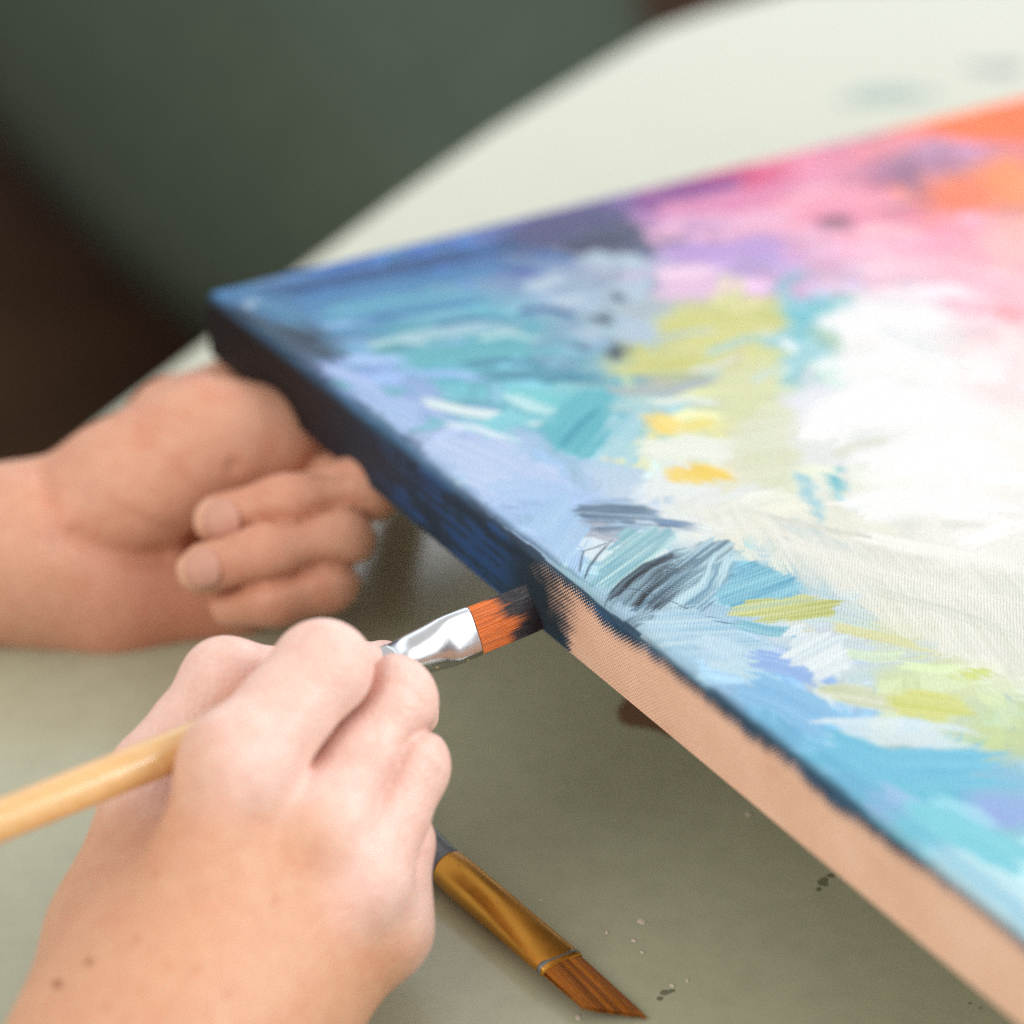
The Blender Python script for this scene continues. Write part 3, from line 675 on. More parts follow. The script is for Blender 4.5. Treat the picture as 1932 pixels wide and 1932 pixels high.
def canvas_mat():
    m, nt, bs = new_mat('painted_canvas')
    L = nt.links
    col = node(nt, 'ShaderNodeAttribute', attribute_name='paint')
    cov = node(nt, 'ShaderNodeAttribute', attribute_name='cover')
    cl = node(nt, 'ShaderNodeAttribute', attribute_name='cloth')
    sep = node(nt, 'ShaderNodeSeparateXYZ'); L.new(cl.outputs['Vector'], sep.inputs[0])
    nz = noise_node(nt, 240, 3, cl.outputs['Vector'])
    def thread(sock, other):
        p = node(nt, 'ShaderNodeMath', operation='MULTIPLY'); p.inputs[1].default_value = 2 * math.pi / 0.00112
        ad0 = node(nt, 'ShaderNodeMath', operation='MULTIPLY_ADD'); L.new(nz.outputs['Fac'], ad0.inputs[0]); ad0.inputs[1].default_value = 0.00055
        L.new(sock, ad0.inputs[2]); L.new(ad0.outputs[0], p.inputs[0])
        s = node(nt, 'ShaderNodeMath', operation='SINE'); L.new(p.outputs[0], s.inputs[0]); return s
    s1 = thread(sep.outputs['X'], None); s2 = thread(sep.outputs['Y'], None)
    pr = node(nt, 'ShaderNodeMath', operation='MULTIPLY'); L.new(s1.outputs[0], pr.inputs[0]); L.new(s2.outputs[0], pr.inputs[1])
    wv = node(nt, 'ShaderNodeMath', operation='MULTIPLY_ADD'); L.new(pr.outputs[0], wv.inputs[0]); wv.inputs[1].default_value = 0.5; wv.inputs[2].default_value = 0.5
    # dry-brush threshold: paint sits on the raised threads
    nn = noise_node(nt, 700, 2, cl.outputs['Vector'])
    t1 = node(nt, 'ShaderNodeMath', operation='MULTIPLY_ADD'); L.new(wv.outputs[0], t1.inputs[0]); t1.inputs[1].default_value = 0.85
    t2 = node(nt, 'ShaderNodeMath', operation='MULTIPLY'); L.new(nn.outputs['Fac'], t2.inputs[0]); t2.inputs[1].default_value = 0.15; L.new(t2.outputs[0], t1.inputs[2])
    df = node(nt, 'ShaderNodeMath', operation='SUBTRACT'); L.new(cov.outputs['Fac'], df.inputs[0]); L.new(t1.outputs[0], df.inputs[1])
    mr = node(nt, 'ShaderNodeMapRange'); L.new(df.outputs[0], mr.inputs['Value'])
    mr.inputs['From Min'].default_value = -0.04; mr.inputs['From Max'].default_value = 0.04
    big = noise_node(nt, 60, 3, cl.outputs['Vector'])
    peach = ramp(nt, big.outputs['Fac'], [(0.25, (0.76, 0.47, 0.33)), (0.45, (0.81, 0.515, 0.365)), (0.75, (0.87, 0.58, 0.425))])
    mx = node(nt, 'ShaderNodeMix', data_type='RGBA'); L.new(mr.outputs['Result'], mx.inputs['Factor'])
    L.new(peach.outputs['Color'], mx.inputs['A']); L.new(col.outputs['Color'], mx.inputs['B'])
    # fine bristle mottling of the paint itself
    fm = noise_node(nt, 900, 3, cl.outputs['Vector'])
    fr_ = ramp(nt, fm.outputs['Fac'], [(0.3, (0.95, 0.95, 0.95)), (0.7, (1.0, 1.0, 1.0))])
    mm = node(nt, 'ShaderNodeMix', data_type='RGBA', blend_type='MULTIPLY'); mm.inputs['Factor'].default_value = 1
    L.new(mx.outputs['Result'], mm.inputs['A']); L.new(fr_.outputs['Color'], mm.inputs['B'])
    gm = node(nt, 'ShaderNodeNewGeometry')                      # the unpainted back of the cloth
    bk = node(nt, 'ShaderNodeMix', data_type='RGBA'); L.new(gm.outputs['Backfacing'], bk.inputs['Factor'])
    L.new(mm.outputs['Result'], bk.inputs['A']); bk.inputs['B'].default_value = (0.80, 0.74, 0.60, 1)
    L.new(bk.outputs['Result'], bs.inputs['Base Color'])
    rg = node(nt, 'ShaderNodeMapRange'); L.new(mr.outputs['Result'], rg.inputs['Value'])
    rg.inputs['To Min'].default_value = 0.75; rg.inputs['To Max'].default_value = 0.50
    L.new(rg.outputs['Result'], bs.inputs['Roughness'])
    bs.inputs['Specular IOR Level'].default_value = 0.28
    hsum = node(nt, 'ShaderNodeMath', operation='MULTIPLY_ADD'); L.new(wv.outputs[0], hsum.inputs[0]); hsum.inputs[1].default_value = 0.7; L.new(fm.outputs['Fac'], hsum.inputs[2])
    bump(nt, bs, hsum.outputs[0], 0.9, 0.00028)
    return m
child_of(link('painted_cloth', me, canvas_mat()), canvas)

def obox(name, o, ax, ay, az, mat, parent, bev=0.001):
    """box from corner o along three edge vectors"""
    V = [o + ax * i_ + ay * j_ + az * k_ for k_ in (0, 1) for j_ in (0, 1) for i_ in (0, 1)]
    Fc = [(0, 2, 3, 1), (4, 5, 7, 6), (0, 1, 5, 4), (2, 6, 7, 3), (0, 4, 6, 2), (1, 3, 7, 5)]
    ob = link(name, mesh_py(name, V, Fc, False), mat)
    bv = ob.modifiers.new('bevel', 'BEVEL'); bv.width = bev; bv.segments = 2
    return child_of(ob, parent)
g0 = 0.0012; bw = 0.038; up_ = E_UP * (THICK - 0.0035)
oo = CORNER - E_UP * (THICK - 0.0005)
obox('stretcher_bar', oo + E_NEAR * g0 + E_IN * g0, E_NEAR * (LA - 2 * g0), E_IN * bw, up_, M_BAR, canvas)
obox('stretcher_bar', oo + E_NEAR * g0 + E_IN * (LB - g0 - bw), E_NEAR * (LA - 2 * g0), E_IN * bw, up_, M_BAR, canvas)
obox('stretcher_bar', oo + E_NEAR * g0 + E_IN * (g0 + bw + 0.0004), E_NEAR * bw, E_IN * (LB - 2 * g0 - 2 * bw - 0.0008), up_, M_BAR, canvas)
obox('stretcher_bar', oo + E_NEAR * (LA - g0 - bw) + E_IN * (g0 + bw + 0.0004), E_NEAR * bw, E_IN * (LB - 2 * g0 - 2 * bw - 0.0008), up_, M_BAR, canvas)
tag(canvas, 'stretched canvas with colourful abstract brushwork, its side half navy and half bare peach', 'canvas')

# ------------------------------------------------------------------ hands (one continuous surface each)
def smin(a, b, k):
    h = np.clip(0.5 + 0.5 * (b - a) / k, 0, 1)
    return b * (1 - h) + a * h - k * h * (1 - h)
def smax(a, b, k): return -smin(-a, -b, k)
class Field:
    def __init__(self, lo, hi, vox):
        self.lo = lo; self.vox = vox
        self.n = np.ceil((hi - lo) / vox).astype(int) + 1
        ax = [lo[i] + vox * np.arange(self.n[i]) for i in range(3)]
        self.X, self.Y, self.Z = [g_.astype(np.float32) for g_ in np.meshgrid(*ax, indexing='ij')]
    def cone(self, p, q, r0, r1):
        p = np.asarray(p, np.float32); q = np.asarray(q, np.float32); v = q - p; l2 = float(v @ v)
        X = self.X - p[0]; Y = self.Y - p[1]; Z = self.Z - p[2]
        t = np.clip((X * v[0] + Y * v[1] + Z * v[2]) / l2, 0, 1)
        return np.sqrt((X - t * v[0]) ** 2 + (Y - t * v[1]) ** 2 + (Z - t * v[2]) ** 2) - (r0 + (r1 - r0) * t)
    def chain(self, pts, k=0.004):
        D = None
        for (p, r0), (q, r1) in zip(pts[:-1], pts[1:]):
            c = self.cone(p, q, r0, r1); D = c if D is None else smin(D, c, k)
        return D
    def ball(self, p, r):
        return np.sqrt((self.X - p[0]) ** 2 + (self.Y - p[1]) ** 2 + (self.Z - p[2]) ** 2) - r
    def ellipsoid(self, p, axes, rad):
        X = self.X - p[0]; Y = self.Y - p[1]; Z = self.Z - p[2]; s = 0; g2 = 0
        for a_, r_ in zip(axes, rad):
            c = X * a_[0] + Y * a_[1] + Z * a_[2]; s = s + (c / r_) ** 2; g2 = g2 + (c / r_ ** 2) ** 2
        k0 = np.sqrt(s); k1 = np.sqrt(g2) + 1e-9
        return k0 * (k0 - 1) / k1
    def hit(self, D, px, py):
        r = camdir(px, py)
        for d_ in np.arange(0.38, 0.75, 0.0004):
            q = np.round((CAM + r * d_ - self.lo) / self.vox).astype(int)
            if (q < 0).any() or (q >= self.n).any(): continue
            if D[tuple(q)] < 0: return CAM + r * d_
        return None
    def crease(self, D, pts, r=0.0010, k=0.0012):
        P = [self.hit(D, *p) for p in pts]; P = [p for p in P if p is not None]; c = None
        for p, q in zip(P[:-1], P[1:]):
            e = self.cone(p, q, r, r); c = e if c is None else np.minimum(c, e)
        return D if c is None else smax(D, -c, k)
    def surface(self, D):
        """surface nets"""
        S_ = D < 0; n = self.n
        cnt = np.zeros(n - 1, np.int8)
        cor = [(i_, j_, k_) for i_ in (0, 1) for j_ in (0, 1) for k_ in (0, 1)]
        sl = lambda c: tuple(slice(c[a_], n[a_] - 1 + c[a_]) for a_ in range(3))
        for c in cor: cnt += S_[sl(c)]
        act = (cnt > 0) & (cnt < 8)
        cells = np.argwhere(act); idx = -np.ones(n - 1, np.int64); idx[act] = np.arange(len(cells))
        pos = np.zeros((len(cells), 3)); w = np.zeros(len(cells))
        for a_ in range(3):
            for c in cor:
                if c[a_]: continue
                d_ = list(c); d_[a_] = 1
                v0 = D[tuple((cells + c).T)]; v1 = D[tuple((cells + d_).T)]
                m = (v0 < 0) != (v1 < 0); t = np.where(m, v0 / np.where(m, v0 - v1, 1), 0)
                p = np.tile(np.array(c, float), (len(cells), 1)); p[:, a_] = t
                pos[m] += p[m]; w += m
        V = self.lo + self.vox * (cells + pos / w[:, None])
        quads = []
        for a_ in range(3):
            b_, c_ = (a_ + 1) % 3, (a_ + 2) % 3
            s0 = [slice(None)] * 3; s1 = [slice(None)] * 3
            s0[a_] = slice(0, -1); s1[a_] = slice(1, None)
            A0 = S_[tuple(s0)]; A1 = S_[tuple(s1)]
            e = np.argwhere(A0 != A1)
            e = e[(e[:, b_] > 0) & (e[:, c_] > 0) & (e[:, b_] < n[b_] - 1) & (e[:, c_] < n[c_] - 1)]
            ob = np.zeros(3, int); ob[b_] = 1; oc = np.zeros(3, int); oc[c_] = 1
            q = np.stack([idx[tuple((e - ob - oc).T)], idx[tuple((e - oc).T)], idx[tuple(e.T)], idx[tuple((e - ob).T)]], 1)
            flip = ~A0[tuple(e.T)]
            q[flip] = q[flip][:, ::-1]; quads.append(q)
        Q = np.concatenate(quads); Q = Q[(Q >= 0).all(1)]
        return V, Q
def relax(V, Q, it=6, f=0.5):
    E = np.concatenate([Q[:, [0, 1]], Q[:, [1, 2]], Q[:, [2, 3]], Q[:, [3, 0]]])
    deg = np.bincount(E.ravel(), minlength=len(V)).astype(float)
    for _ in range(it):
        acc = np.stack([np.bincount(E[:, 0], V[E[:, 1], a_], len(V)) + np.bincount(E[:, 1], V[E[:, 0], a_], len(V)) for a_ in range(3)], 1)
        V = V + f * (acc / deg[:, None] - V)
    return V
def dist(V, p): return np.linalg.norm(V - np.asarray(p), axis=1)
def gauss(V, p, s): return np.exp(-(dist(V, p) / s) ** 2)
mm_ = 0.001

# ---- hand with the brush -----------------------------------------------------
J = at
wrist = J(262, 2010, .462); fore = J(40, 2420, .440); elbow = J(-420, 3300, .40)
I0, M0, R0, P0 = J(335, 1800, .466), J(405, 1840, .468), J(470, 1885, .474), J(520, 1925, .482)
I1, M1, R1, P1 = J(446, 1444, .4745), J(598, 1562, .4830), J(678, 1655, .4865), J(722, 1755, .496)
I2, M2, R2, P2 = J(608, 1266, .489), J(735, 1326, .5000), J(764, 1446, .4990), J(748, 1590, .502)
I3, I4 = J(672, 1285, .5135), J(722, 1262, .5255)
M3, M4 = J(755, 1345, .517), J(765, 1318, .527)
R3, R4 = J(765, 1440, .515), J(700, 1440, .527)
P3, P4 = J(740, 1590, .520), J(670, 1570, .530)
T0, T1, T2, T3 = J(232, 1770, .486), J(296, 1474, .5035), J(424, 1288, .5065), J(575, 1290, .516)
allp = np.array([wrist, fore, I0, M0, R0, P0, I1, M1, R1, P1, I2, M2, R2, P2, I3, I4, M3, M4, R3, R4, P3, P4, T0, T1, T2, T3])
lo = allp.min(0) - 0.035; hi = allp.max(0) + 0.030
f = Field(lo, hi, 0.00085)
palm = f.cone(I0, I1, .0150, .0108)
for p, q, r0, r1 in ((M0, M1, .0155, .0108), (R0, R1, .0150, .0103), (P0, P1, .0140, .0094)):
    palm = smin(palm, f.cone(p, q, r0, r1), 0.010)
deep = FWD * 0.013
palm = smin(palm, f.cone(M0 + deep, M1 + deep * 0.8, .0150, .0100), 0.010)
palm = smin(palm, f.cone(P0 + deep * 0.8, P1 + deep * 0.6, .0140, .0090), 0.010)
palm = smin(palm, f.chain([(fore, .029), (wrist, .0245), ((I0 + P0) / 2 + FWD * 0.004, .0200)], 0.012), 0.018)
palm = smin(palm, f.cone(wrist + RIGHT * 0.008, (R0 + P0) / 2, .022, .016), 0.014)
palm = smin(palm, f.chain([(wrist - RIGHT * 0.006 + FWD * 0.004, .0200), (T0, .0158), (T1, .0112)], 0.010), 0.014)
palm = smin(palm, f.cone(T0 + (I0 - T0) * 0.4, (T1 + I1) / 2 + FWD * 0.006 + UPV * -0.012, .0130, .0055), 0.010)
for c, r in ((I1, .0098), (M1, .0096), (R1, .0088), (P1, .0080)):          # knuckle heads
    palm = smin(palm, f.ball(c - FWD * 0.0022 + UPV * 0.0005, r), 0.008)
for p, q in ((I0, I1), (M0, M1), (R0, R1)):                                 # extensor tendons
    palm = smin(palm, f.cone(p + (q - p) * 0.45 - FWD * 0.0105, q - FWD * 0.0090, .0010, .0018), 0.006)
fi = f.chain([(I1, .0112), ((I1 * .45 + I2 * .55), .0106), (I2, .0112), (I3, .0088), (I4, .0072)], 0.004)
fm_ = f.chain([(M1, .0108), ((M1 * .45 + M2 * .55), .0102), (M2, .0107), (M3, .0085), (M4, .0072)], 0.004)
fr2 = f.chain([(R1, .0102), ((R1 * .45 + R2 * .55), .0097), (R2, .0099), (R3, .0080), (R4, .0070)], 0.004)
fp = f.chain([(P1, .0092), ((P1 * .45 + P2 * .55), .0084), (P2, .0084), (P3, .0072), (P4, .0064)], 0.004)
ft = f.chain([(T1, .0110), ((T1 * .5 + T2 * .5), .0094), (T2, .0094), (T3, .0088)], 0.005)
ft = smin(ft, f.ball(T2 + UPV * 0.0008, .0090), 0.004)
fing = smin(fi, fm_, 0.0004); fing = smin(fing, smin(fr2, fp, 0.0040), 0.0030); fing = smin(fing, ft, 0.0016)
D = smin(palm, fing, 0.0060)
# the clefts between neighbouring fingers, fading out towards the knuckles
for fa, fb_, A1, A2, B1, B2, dep, wid in ((fi, fm_, I1, I2, M1, M2, .0034, .0016), (fm_, fr2, M1, M2, R1, R2, .0020, .0016), (fr2, fp, R1, R2, P1, P2, .0018, .0016)):
    o_ = (A1 + B1) / 2; ax_ = (A2 + B2) / 2 - o_; ln = np.linalg.norm(ax_); ax_ = ax_ / ln
    t_ = ((f.X - o_[0]) * ax_[0] + (f.Y - o_[1]) * ax_[1] + (f.Z - o_[2]) * ax_[2]) / ln
    D = D + dep * np.exp(-((fa - fb_) / wid) ** 2) * sstep(t_, 0.12, 0.55) * (np.maximum(fa, fb_) < 0.006)
for cr, r_, k_ in (([(372, 1250), (395, 1240), (425, 1246)], .0005, .0012), ([(384, 1262), (405, 1254), (430, 1260)], .0004, .0012),
                   ([(560, 1205), (590, 1188), (640, 1196)], .0003, .0014), ([(745, 1290), (775, 1300), (800, 1330)], .0003, .0014),
                   ([(800, 1430), (818, 1445), (830, 1470)], .0004, .0014)):
    D = f.crease(D, cr, r_, k_)
V, Q = f.surface(D); V = relax(V, Q, 3, 0.5)
tan = lin((213, 163, 130)); pink = lin((235, 199, 186)); red = lin((214, 132, 108))
C = np.tile(tan, (len(V), 1))
w = np.zeros(len(V))
# skin tone plus window light painted in: paler, pinker from the knuckles outwards
mid = (I1 + P1) / 2; fwdh = nrm((I2 + M2 + R2) / 3 - (I1 + M1 + R1) / 3); acr = nrm(P1 - I1)
fw2 = nrm(np.cross(acr, np.cross(fwdh, acr)))
s = (V - mid) @ fw2 + 0.006 * np.sin(((V - mid) @ acr) * 160) + 0.003 * (fbm(V[:, 0] * 90, V[:, 1] * 90 + V[:, 2] * 50, 5) - 0.5)
w = sstep(s, -0.016, 0.004)
w = np.maximum(w, sstep(-dist(V, (T1 + T2) / 2), -0.034, -0.016))
C = C * (1 - w[:, None]) + pink * w[:, None]
mot = fbm(V[:, 0] * 130 + 7, V[:, 1] * 130 + V[:, 2] * 90, 8)
rr_ = 0.25 * sstep(mot, 0.5, 0.8)
for p in (I2, M2, R2, P2, T2): rr_ = np.maximum(rr_, 0.25 * gauss(V, p - FWD * 0.006, 0.008))
rr_ = np.maximum(rr_, 0.35 * gauss(V, R1 - FWD * 0.01 + (R0 - R1) * 0.2, 0.009))
C = C * (1 - rr_[:, None] * 0.55) + red * rr_[:, None] * 0.55
# two moles near the wrist and a few faint freckles
def spot(V, C, px, py, r, rgb, k=1.0):
    dr = nrm(camdir(px, py)); rel = V - CAM; t = rel @ dr
    q = np.linalg.norm(rel - t[:, None] * dr, axis=1); near = t < (t[q < r * 2.5].min() + 0.012 if (q < r * 2.5).any() else 0)
    m = (1 - sstep(q, r * 0.5, r * 1.3)) * near * k
    return C * (1 - m[:, None]) + np.asarray(rgb) * m[:, None]
MOLE = lin((140, 78, 40))
C = spot(V, C, 168, 1815, .0008, MOLE); C = spot(V, C, 108, 1857, .0010, MOLE)
for p in [(320, 1822), (200, 1900), (372, 1830), (295, 1650), (520, 1700), (430, 1880), (260, 1770)]: C = spot(V, C, *p, .0010, lin((190, 120, 80)), 0.45)
hand_r = link('hand', mesh_np('hand', V, Q), M_SKIN); set_col(hand_r.data, 'skin', C)
tag(hand_r, 'bare hand seen from its back, gripping the wooden paintbrush in the foreground', 'hand', 'hands of the painter')

# ---- hand under the canvas ---------------------------------------------------
lw = J(70, 1045, .652); lf = J(-330, 1075, .655)
heel_t, heel_p = J(190, 968, .655), J(215, 1125, .652)
tC, tM, tI, tT = J(245, 922, .652), J(390, 828, .655), J(515, 846, .657), J(640, 876, .666)
iM, iP, iD = J(520, 850, .700), J(690, 905, .672), J(760, 880, .715)
mM, mP, mD, mT = J(560, 890, .678), J(690, 922, .625), J(545, 955, .619), J(415, 982, .622)
rM, rP, rD, rT = J(540, 985, .676), J(642, 1013, .618), J(505, 1046, .612), J(382, 1073, .616)
pM, pP, pD, pT = J(520, 1080, .668), J(615, 1094, .619), J(520, 1122, .615), J(440, 1142, .624)
allp = np.array([lw, lf, heel_t, heel_p, tC, tM, tI, tT, iM, iP, iD, mM, mP, mD, mT, rM, rP, rD, rT, pM, pP, pD, pT])
lo = allp.min(0) - 0.036; hi = allp.max(0) + 0.030
f = Field(lo, hi, 0.0013)
palm = f.chain([(lf, .0300), (lw, .0262), (J(200, 1040, .664), .0220)], 0.012)
palm = smin(palm, f.cone(J(230, 1010, .672), J(500, 985, .684), .0200, .0150), 0.012)
palm = smin(palm, f.cone(J(230, 950, .668), J(480, 880, .690), .0170, .0130), 0.012)
hyp = f.chain([(J(120, 1110, .655), .0180), (heel_p, .0185), (J(440, 1128, .655), .0140)], 0.010)
palm = smin(palm, hyp, 0.010)
thumb = f.chain([(J(110, 995, .655), .0180), (heel_t, .0178), (tC, .0178), (tM, .0160), (tI, .0138), (tT, .0105)], 0.016)
thumb = smin(thumb, f.ellipsoid(J(300, 915, .649), (nrm(tM - tC), nrm(np.cross(FWD, tM - tC)), FWD), (.030, .016, .011)), 0.014)
palm = smin(palm, f.chain([(J(250, 915, .666), .0170), (J(340, 812, .676), .0150), (J(440, 758, .690), .0115), (J(570, 785, .702), .0115)], 0.012), 0.012)
palm = smin(palm, thumb, 0.0040)
fm2 = f.chain([(mM, .0105), (mP, .0092), (mD, .0088), (mT, .0078)], 0.006)
fr3 = f.chain([(rM, .0105), (rP, .0090), (rD, .0087), (rT, .0077)], 0.006)
fp3 = f.chain([(pM, .0100), (pP, .0088), (pD, .0083), (pT, .0070)], 0.006)
fi3 = f.chain([(iM, .0105), (iP, .0098), (iD, .0080)], 0.004)
fing = smin(fm2, fr3, 0.0005); fing = smin(fing, fp3, 0.0006); fing = smin(fing, fi3, 0.001)
D = smin(palm, fing, 0.0010)
for fa, fb_ in ((fm2, fr3), (fr3, fp3), (fm2, thumb)):
    D = D + .0024 * np.exp(-((fa - fb_) / .0018) ** 2) * (np.maximum(fa, fb_) < 0.006)
# creases of the folded palm
for cr, r_, k_ in (([(368, 1018), (345, 1036), (308, 1050), (246, 1052), (185, 1036), (140, 1010)], .0016, .004),
                   ([(335, 1002), (290, 992), (245, 968)], .0003, .003),
                   ([(440, 880), (520, 890), (600, 892), (650, 890)], .0012, .003),
                   ([(75, 880), (105, 960), (112, 1040)], .0008, .004)):
    D = f.crease(D, cr, r_, k_)
V, Q = f.surface(D); V = relax(V, Q, 3, 0.45)
tan = lin((213, 160, 132)); red = lin((200, 116, 88))
C = np.tile(tan, (len(V), 1))
mot = fbm(V[:, 0] * 110 + 3, V[:, 1] * 110 + V[:, 2] * 90, 15)
r_ = 0.45 * sstep(mot, 0.45, 0.8)
r_ = np.maximum(r_, 0.8 * gauss(V, heel_p + RIGHT * 0.02 - UPV * 0.008, 0.030))
for p in (mD, rD, pD): r_ = np.maximum(r_, 0.5 * gauss(V, p, 0.014))
C = C * (1 - r_[:, None] * 0.7) + red * r_[:, None] * 0.7
for p in (mT, rT): # pale tips
    k_ = 0.6 * gauss(V, p - RIGHT * 0.006, 0.0065); C = C * (1 - k_[:, None]) + lin((240, 205, 178)) * k_[:, None]
hand_l = link('hand', mesh_np('hand', V, Q), M_SKIN); set_col(hand_l.data, 'skin', C)
tag(hand_l, 'blurred half closed hand held under the far corner of the canvas, fingers curled', 'hand', 'hands of the painter')
def nail(tip, joint, r, parent):
    ax = nrm(tip - joint); fc = nrm(-FWD - ax * np.dot(-FWD, ax) + 0.0); sd_ = np.cross(ax, fc)
    c = tip - ax * 0.0030; V = []; nu, nv = 9, 9
    for i_ in range(nu):
        for j_ in range(nv):
            x = -1 + 2 * i_ / (nu - 1); y = -1 + 2 * j_ / (nv - 1)
            xx = x * math.sqrt(1 - y * y / 2); yy = y * math.sqrt(1 - x * x / 2)
            th_ = yy * 0.75
            rad_ = r * (1.0 + 0.03) - 0.0010 * max(0, xx) ** 2
            V.append(c + ax * (xx * 0.0054) + rad_ * (fc * math.cos(th_) + sd_ * math.sin(th_)))
    Fc = [(i_ * nv + j_, (i_ + 1) * nv + j_, (i_ + 1) * nv + j_ + 1, i_ * nv + j_ + 1) for i_ in range(nu - 1) for j_ in range(nv - 1)]
    o = link('nail', mesh_py('nail', V, Fc), M_NAIL)
    so = o.modifiers.new('thickness', 'SOLIDIFY'); so.thickness = 0.0005
    o.parent = parent
nail(mT, mD, .0080, hand_l); nail(rT, rD, .0079, hand_l)

# ------------------------------------------------------------------ brushes
def frame_of(axis, side):
    axis = nrm(axis); side = nrm(side - axis * np.dot(side, axis)); return axis, side, np.cross(axis, side)
def loft(name, rings, mat, parent, cap=True, n=32):
    """rings: list of (centre, side vec*halfwidth, other vec*halfthick, squareness)"""
    V = []; Fc = []
    for c, sv, tv, sq in rings:
        for i_ in range(n):
            a_ = 2 * math.pi * i_ / n; ca_, sa_ = math.cos(a_), math.sin(a_)
            e = 2 / sq
            x = math.copysign(abs(ca_) ** e, ca_); y = math.copysign(abs(sa_) ** e, sa_)
            V.append(c + sv * x + tv * y)
    for k_ in range(len(rings) - 1):
        for i_ in range(n):
            j_ = (i_ + 1) % n
            Fc.append((k_ * n + i_, k_ * n + j_, (k_ + 1) * n + j_, (k_ + 1) * n + i_))
    if cap:
        Fc.append(tuple(reversed(range(n)))); Fc.append(tuple((len(rings) - 1) * n + i_ for i_ in range(n)))
    return child_of(link(name, mesh_py(name, V, Fc), mat), parent)

def wood_mat():
    m, nt, b = new_mat('brush_wood')
    tc = node(nt, 'ShaderNodeTexCoord'); mp = node(nt, 'ShaderNodeMapping'); nt.links.new(tc.outputs['Object'], mp.inputs['Vector'])
    mp.inputs['Rotation'].default_value = (0, 0, -0.45); mp.inputs['Scale'].default_value = (40, 900, 500)
    n = noise_node(nt, 1.0, 4, mp.outputs['Vector'])
    r = ramp(nt, n.outputs['Fac'], [(0.25, (0.66, 0.37, 0.13)), (0.75, (0.80, 0.50, 0.22))])
    nt.links.new(r.outputs['Color'], b.inputs['Base Color'])
    b.inputs['Roughness'].default_value = 0.35; b.inputs['Coat Weight'].default_value = 1.0; b.inputs['Coat Roughness'].default_value = 0.15
    return m
def metal_mat(name, rgb, rough, spk):
    m, nt, b = new_mat(name)
    tc = node(nt, 'ShaderNodeTexCoord'); n = noise_node(nt, 420, 2, tc.outputs['Object'])
    r = ramp(nt, n.outputs['Fac'], [(0.70, rgb), (0.74, spk)])
    nt.links.new(r.outputs['Color'], b.inputs['Base Color'])
    mr = ramp(nt, n.outputs['Fac'], [(0.70, (1, 1, 1)), (0.74, (0, 0, 0))]); nt.links.new(mr.outputs['Color'], b.inputs['Metallic'])
    n2 = noise_node(nt, 90, 3, tc.outputs['Object'])
    rr = ramp(nt, n2.outputs['Fac'], [(0.3, (rough * 0.8,) * 3), (0.7, (rough * 1.3,) * 3)]); nt.links.new(rr.outputs['Color'], b.inputs['Roughness'])
    bump(nt, b, n2.outputs['Fac'], 0.03, 0.0003)
    return m
def hair_mat():
    m, nt, b = new_mat('bristle')
    a_ = node(nt, 'ShaderNodeAttribute', attribute_name='hair'); nt.links.new(a_.outputs['Color'], b.inputs['Base Color'])
    b.inputs['Roughness'].default_value = 0.38; b.inputs['Specular IOR Level'].default_value = 0.5
    return m
M_WOOD = wood_mat(); M_SILVER = metal_mat('silver_ferrule', (0.60, 0.61, 0.63), 0.24, (0.65, 0.42, 0.10))
M_GOLD = metal_mat('copper_ferrule', (0.60, 0.29, 0.05), 0.40, (0.45, 0.10, 0.02)); M_HAIR = hair_mat()
M_GREYPAINT = simple_mat('grey_blue_lacquer', (0.15, 0.165, 0.19), 0.45, scale=40, coat=0.4)

